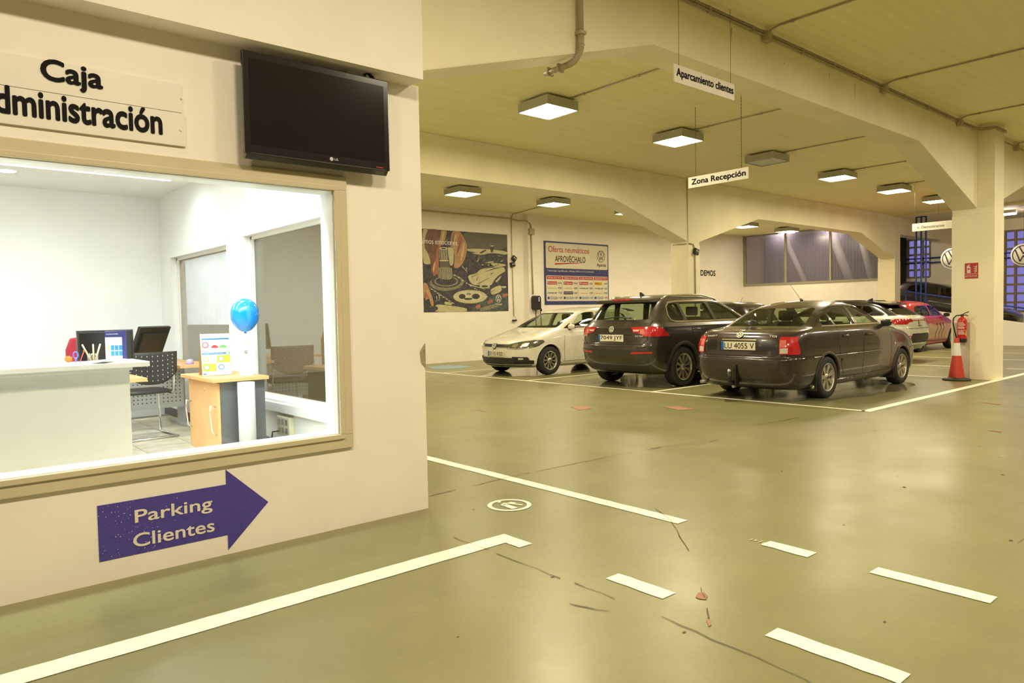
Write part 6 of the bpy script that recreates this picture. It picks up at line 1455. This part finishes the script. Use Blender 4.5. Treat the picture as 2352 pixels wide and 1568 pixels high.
# ------------------------------------------------------------------ around the near column
XCF = 14.541
q0, q1 = at(0, XCF, 2216, 640), at(0, XCF, 2247, 601)
es = thing('extinguisher_sign', 'red fire extinguisher sign reading EXTINTOR on the near column', 'sign', (XCF, q0.y, q0.z))
ew, eh = q0.y-q1.y, q1.z-q0.z-.015
Yn = Vector((0, -1, 0))
def e3(u, v, d): return Vector((-d, -u*ew, v*eh))
def erect(name, u0, v0, u1, v1, m, d): return MB().add([e3(u0, v0, d), e3(u1, v0, d), e3(u1, v1, d), e3(u0, v1, d)], [(0, 1, 2, 3)]).go(name, m, es)
MB().box((-.004, -ew, 0), (-.001, 0, eh)).go('plate', M_RED, es)
M_ESW = mat('sign_cream', (.70, .64, .50), .5)
erect('divider', .03, .285, .97, .31, M_ESW, .006)
text('lettering', 'EXTINTOR', e3(.06, .09, .006), Yn, Z_, ew*.88, eh*.12, M_ESW, es, .01, .0005)
MB().add([e3(u, v, .006) for u, v in ((.16, .36), (.44, .36), (.44, .72), (.36, .82), (.24, .82), (.16, .72))], [(0, 1, 2, 3, 4, 5)]).go('pictogram', M_ESW, es)
MB().add([e3(u, v, .006) for u, v in ((.12, .74), (.20, .86), (.40, .92), (.40, .86), (.24, .82), (.16, .70))], [(0, 1, 2, 3, 4, 5)]).go('pictogram', M_ESW, es)
erect('pictogram_band', .21, .58, .39, .66, M_RED, .008)
for k in range(4):
    v = .40+.11*k; MB().add([e3(u, vv, .006) for u, vv in ((.62, v+.06), (.76, v-.02), (.92, v+.04), (.90, v+.12), (.80, v+.04), (.70, v+.03))], [(0, 1, 2, 3, 4, 5)]).go('pictogram_flame', M_ESW, es)
# extinguisher
q = at(0, XCF-.09, 2210, 786)
fx = thing('fire_extinguisher', 'red fire extinguisher with black hose hung on the near column', 'fire extinguisher', (XCF-.098, q.y, q.z))
M_FR = mat('extinguisher_red', (.55, .015, .02), .3, var=.05, coat=.4)
MB().lathe([(.001, .06), (.072, .06), (.075, .07), (.075, .37), (.068, .41), (.045, .435), (.025, .445), (.022, .47), (.001, .47)], (0, 0, 0), 2, 28).go('cylinder', M_FR, fx)
MB().lathe([(.001, 0), (.065, .0), (.074, .02), (.077, .06), (.074, .075)], (0, 0, 0), 2, 28).go('base_skirt', M_BPLAST, fx)
MB().lathe([(.02, .46), (.024, .48), (.02, .50), (.001, .505)], (0, 0, 0), 2, 16).tube([(0, 0, .49), (-.01, -.05, .525), (-.02, -.11, .545)], .008, 8).tube([(0, 0, .48), (-.01, -.06, .49), (-.02, -.10, .47)], .008, 8).go('valve_handle', M_BPLAST, fx)
MB().tube([(0, .02, .485), (-.01, .09, .48), (-.015, .135, .43), (-.015, .14, .33), (-.01, .115, .2), (0, .09, .08), (0, .088, .05)], .011, 10).go('hose', M_BPLAST, fx)
def cyl_lab(z0, z1, a0, a1, m, r=.0762, nm='label'):
    n = 10; v = [(r*math.cos(a0+(a1-a0)*k/n), r*math.sin(a0+(a1-a0)*k/n), z) for k in range(n+1) for z in (z0, z1)]
    MB().add(v, [(2*k, 2*k+2, 2*k+3, 2*k+1) for k in range(n)], True).go(nm, m, fx)
for k, (z, h) in enumerate(((.345, .012), (.325, .008), (.305, .012), (.285, .008), (.25, .022), (.215, .008), (.19, .012), (.165, .014), (.145, .01))): cyl_lab(z, z+h, math.pi*(.78), math.pi*(1.2+.06*(k % 3)), M_ESW)
cyl_lab(.12, .21, math.pi*1.33, math.pi*1.45, M_YB)
MB().box((.07, -.03, .3), (.085, .03, .38)).go('wall_bracket', M_STEEL, fx)
# cone with a rolled base
q = at(2, 0, 2203, 870)
cn = thing('traffic_cone', 'red and white traffic cone on a round black base beside the near column', 'traffic cone', (14.28, 4.53, 0))
M_CR = mat('cone_red', (.55, .05, .03), .5, var=.08, scale=15)
MB().lathe([(.001, 0), (.215, 0), (.225, .012), (.215, .03), (.15, .035), (.14, .05), (.12, .055)], (0, 0, 0), 2, 32).go('base', mat('cone_base', (.05, .048, .03), .7, var=.3), cn)
R0 = lambda z: .128-.056*(z-.05)/.39 if z <= .44 else .072-.034*(z-.44)/.305
for z0, z1, m, nm in ((.05, .44, M_CR, 'lower_sleeve'), (.44, .665, M_WHITEP, 'white_band'), (.665, .745, M_CR, 'top_sleeve')):
    pr_ = [(R0(z0), z0), (R0(z1), z1)]
    if z1 > .74: pr_ += [(.036, .75), (.001, .75)]
    MB().lathe(pr_, (0, 0, 0), 2, 32).go(nm, m, cn)
lb = thing('leaning_board', 'pale worn board leaning behind the traffic cone', 'board', (XCF-.013, 4.40, 0))
MB().box((0, 0, .0), (.012, .27, 1.02)).go('panel', mat('worn_board', (.60, .52, .42), .6, var=.12, scale=5), lb)
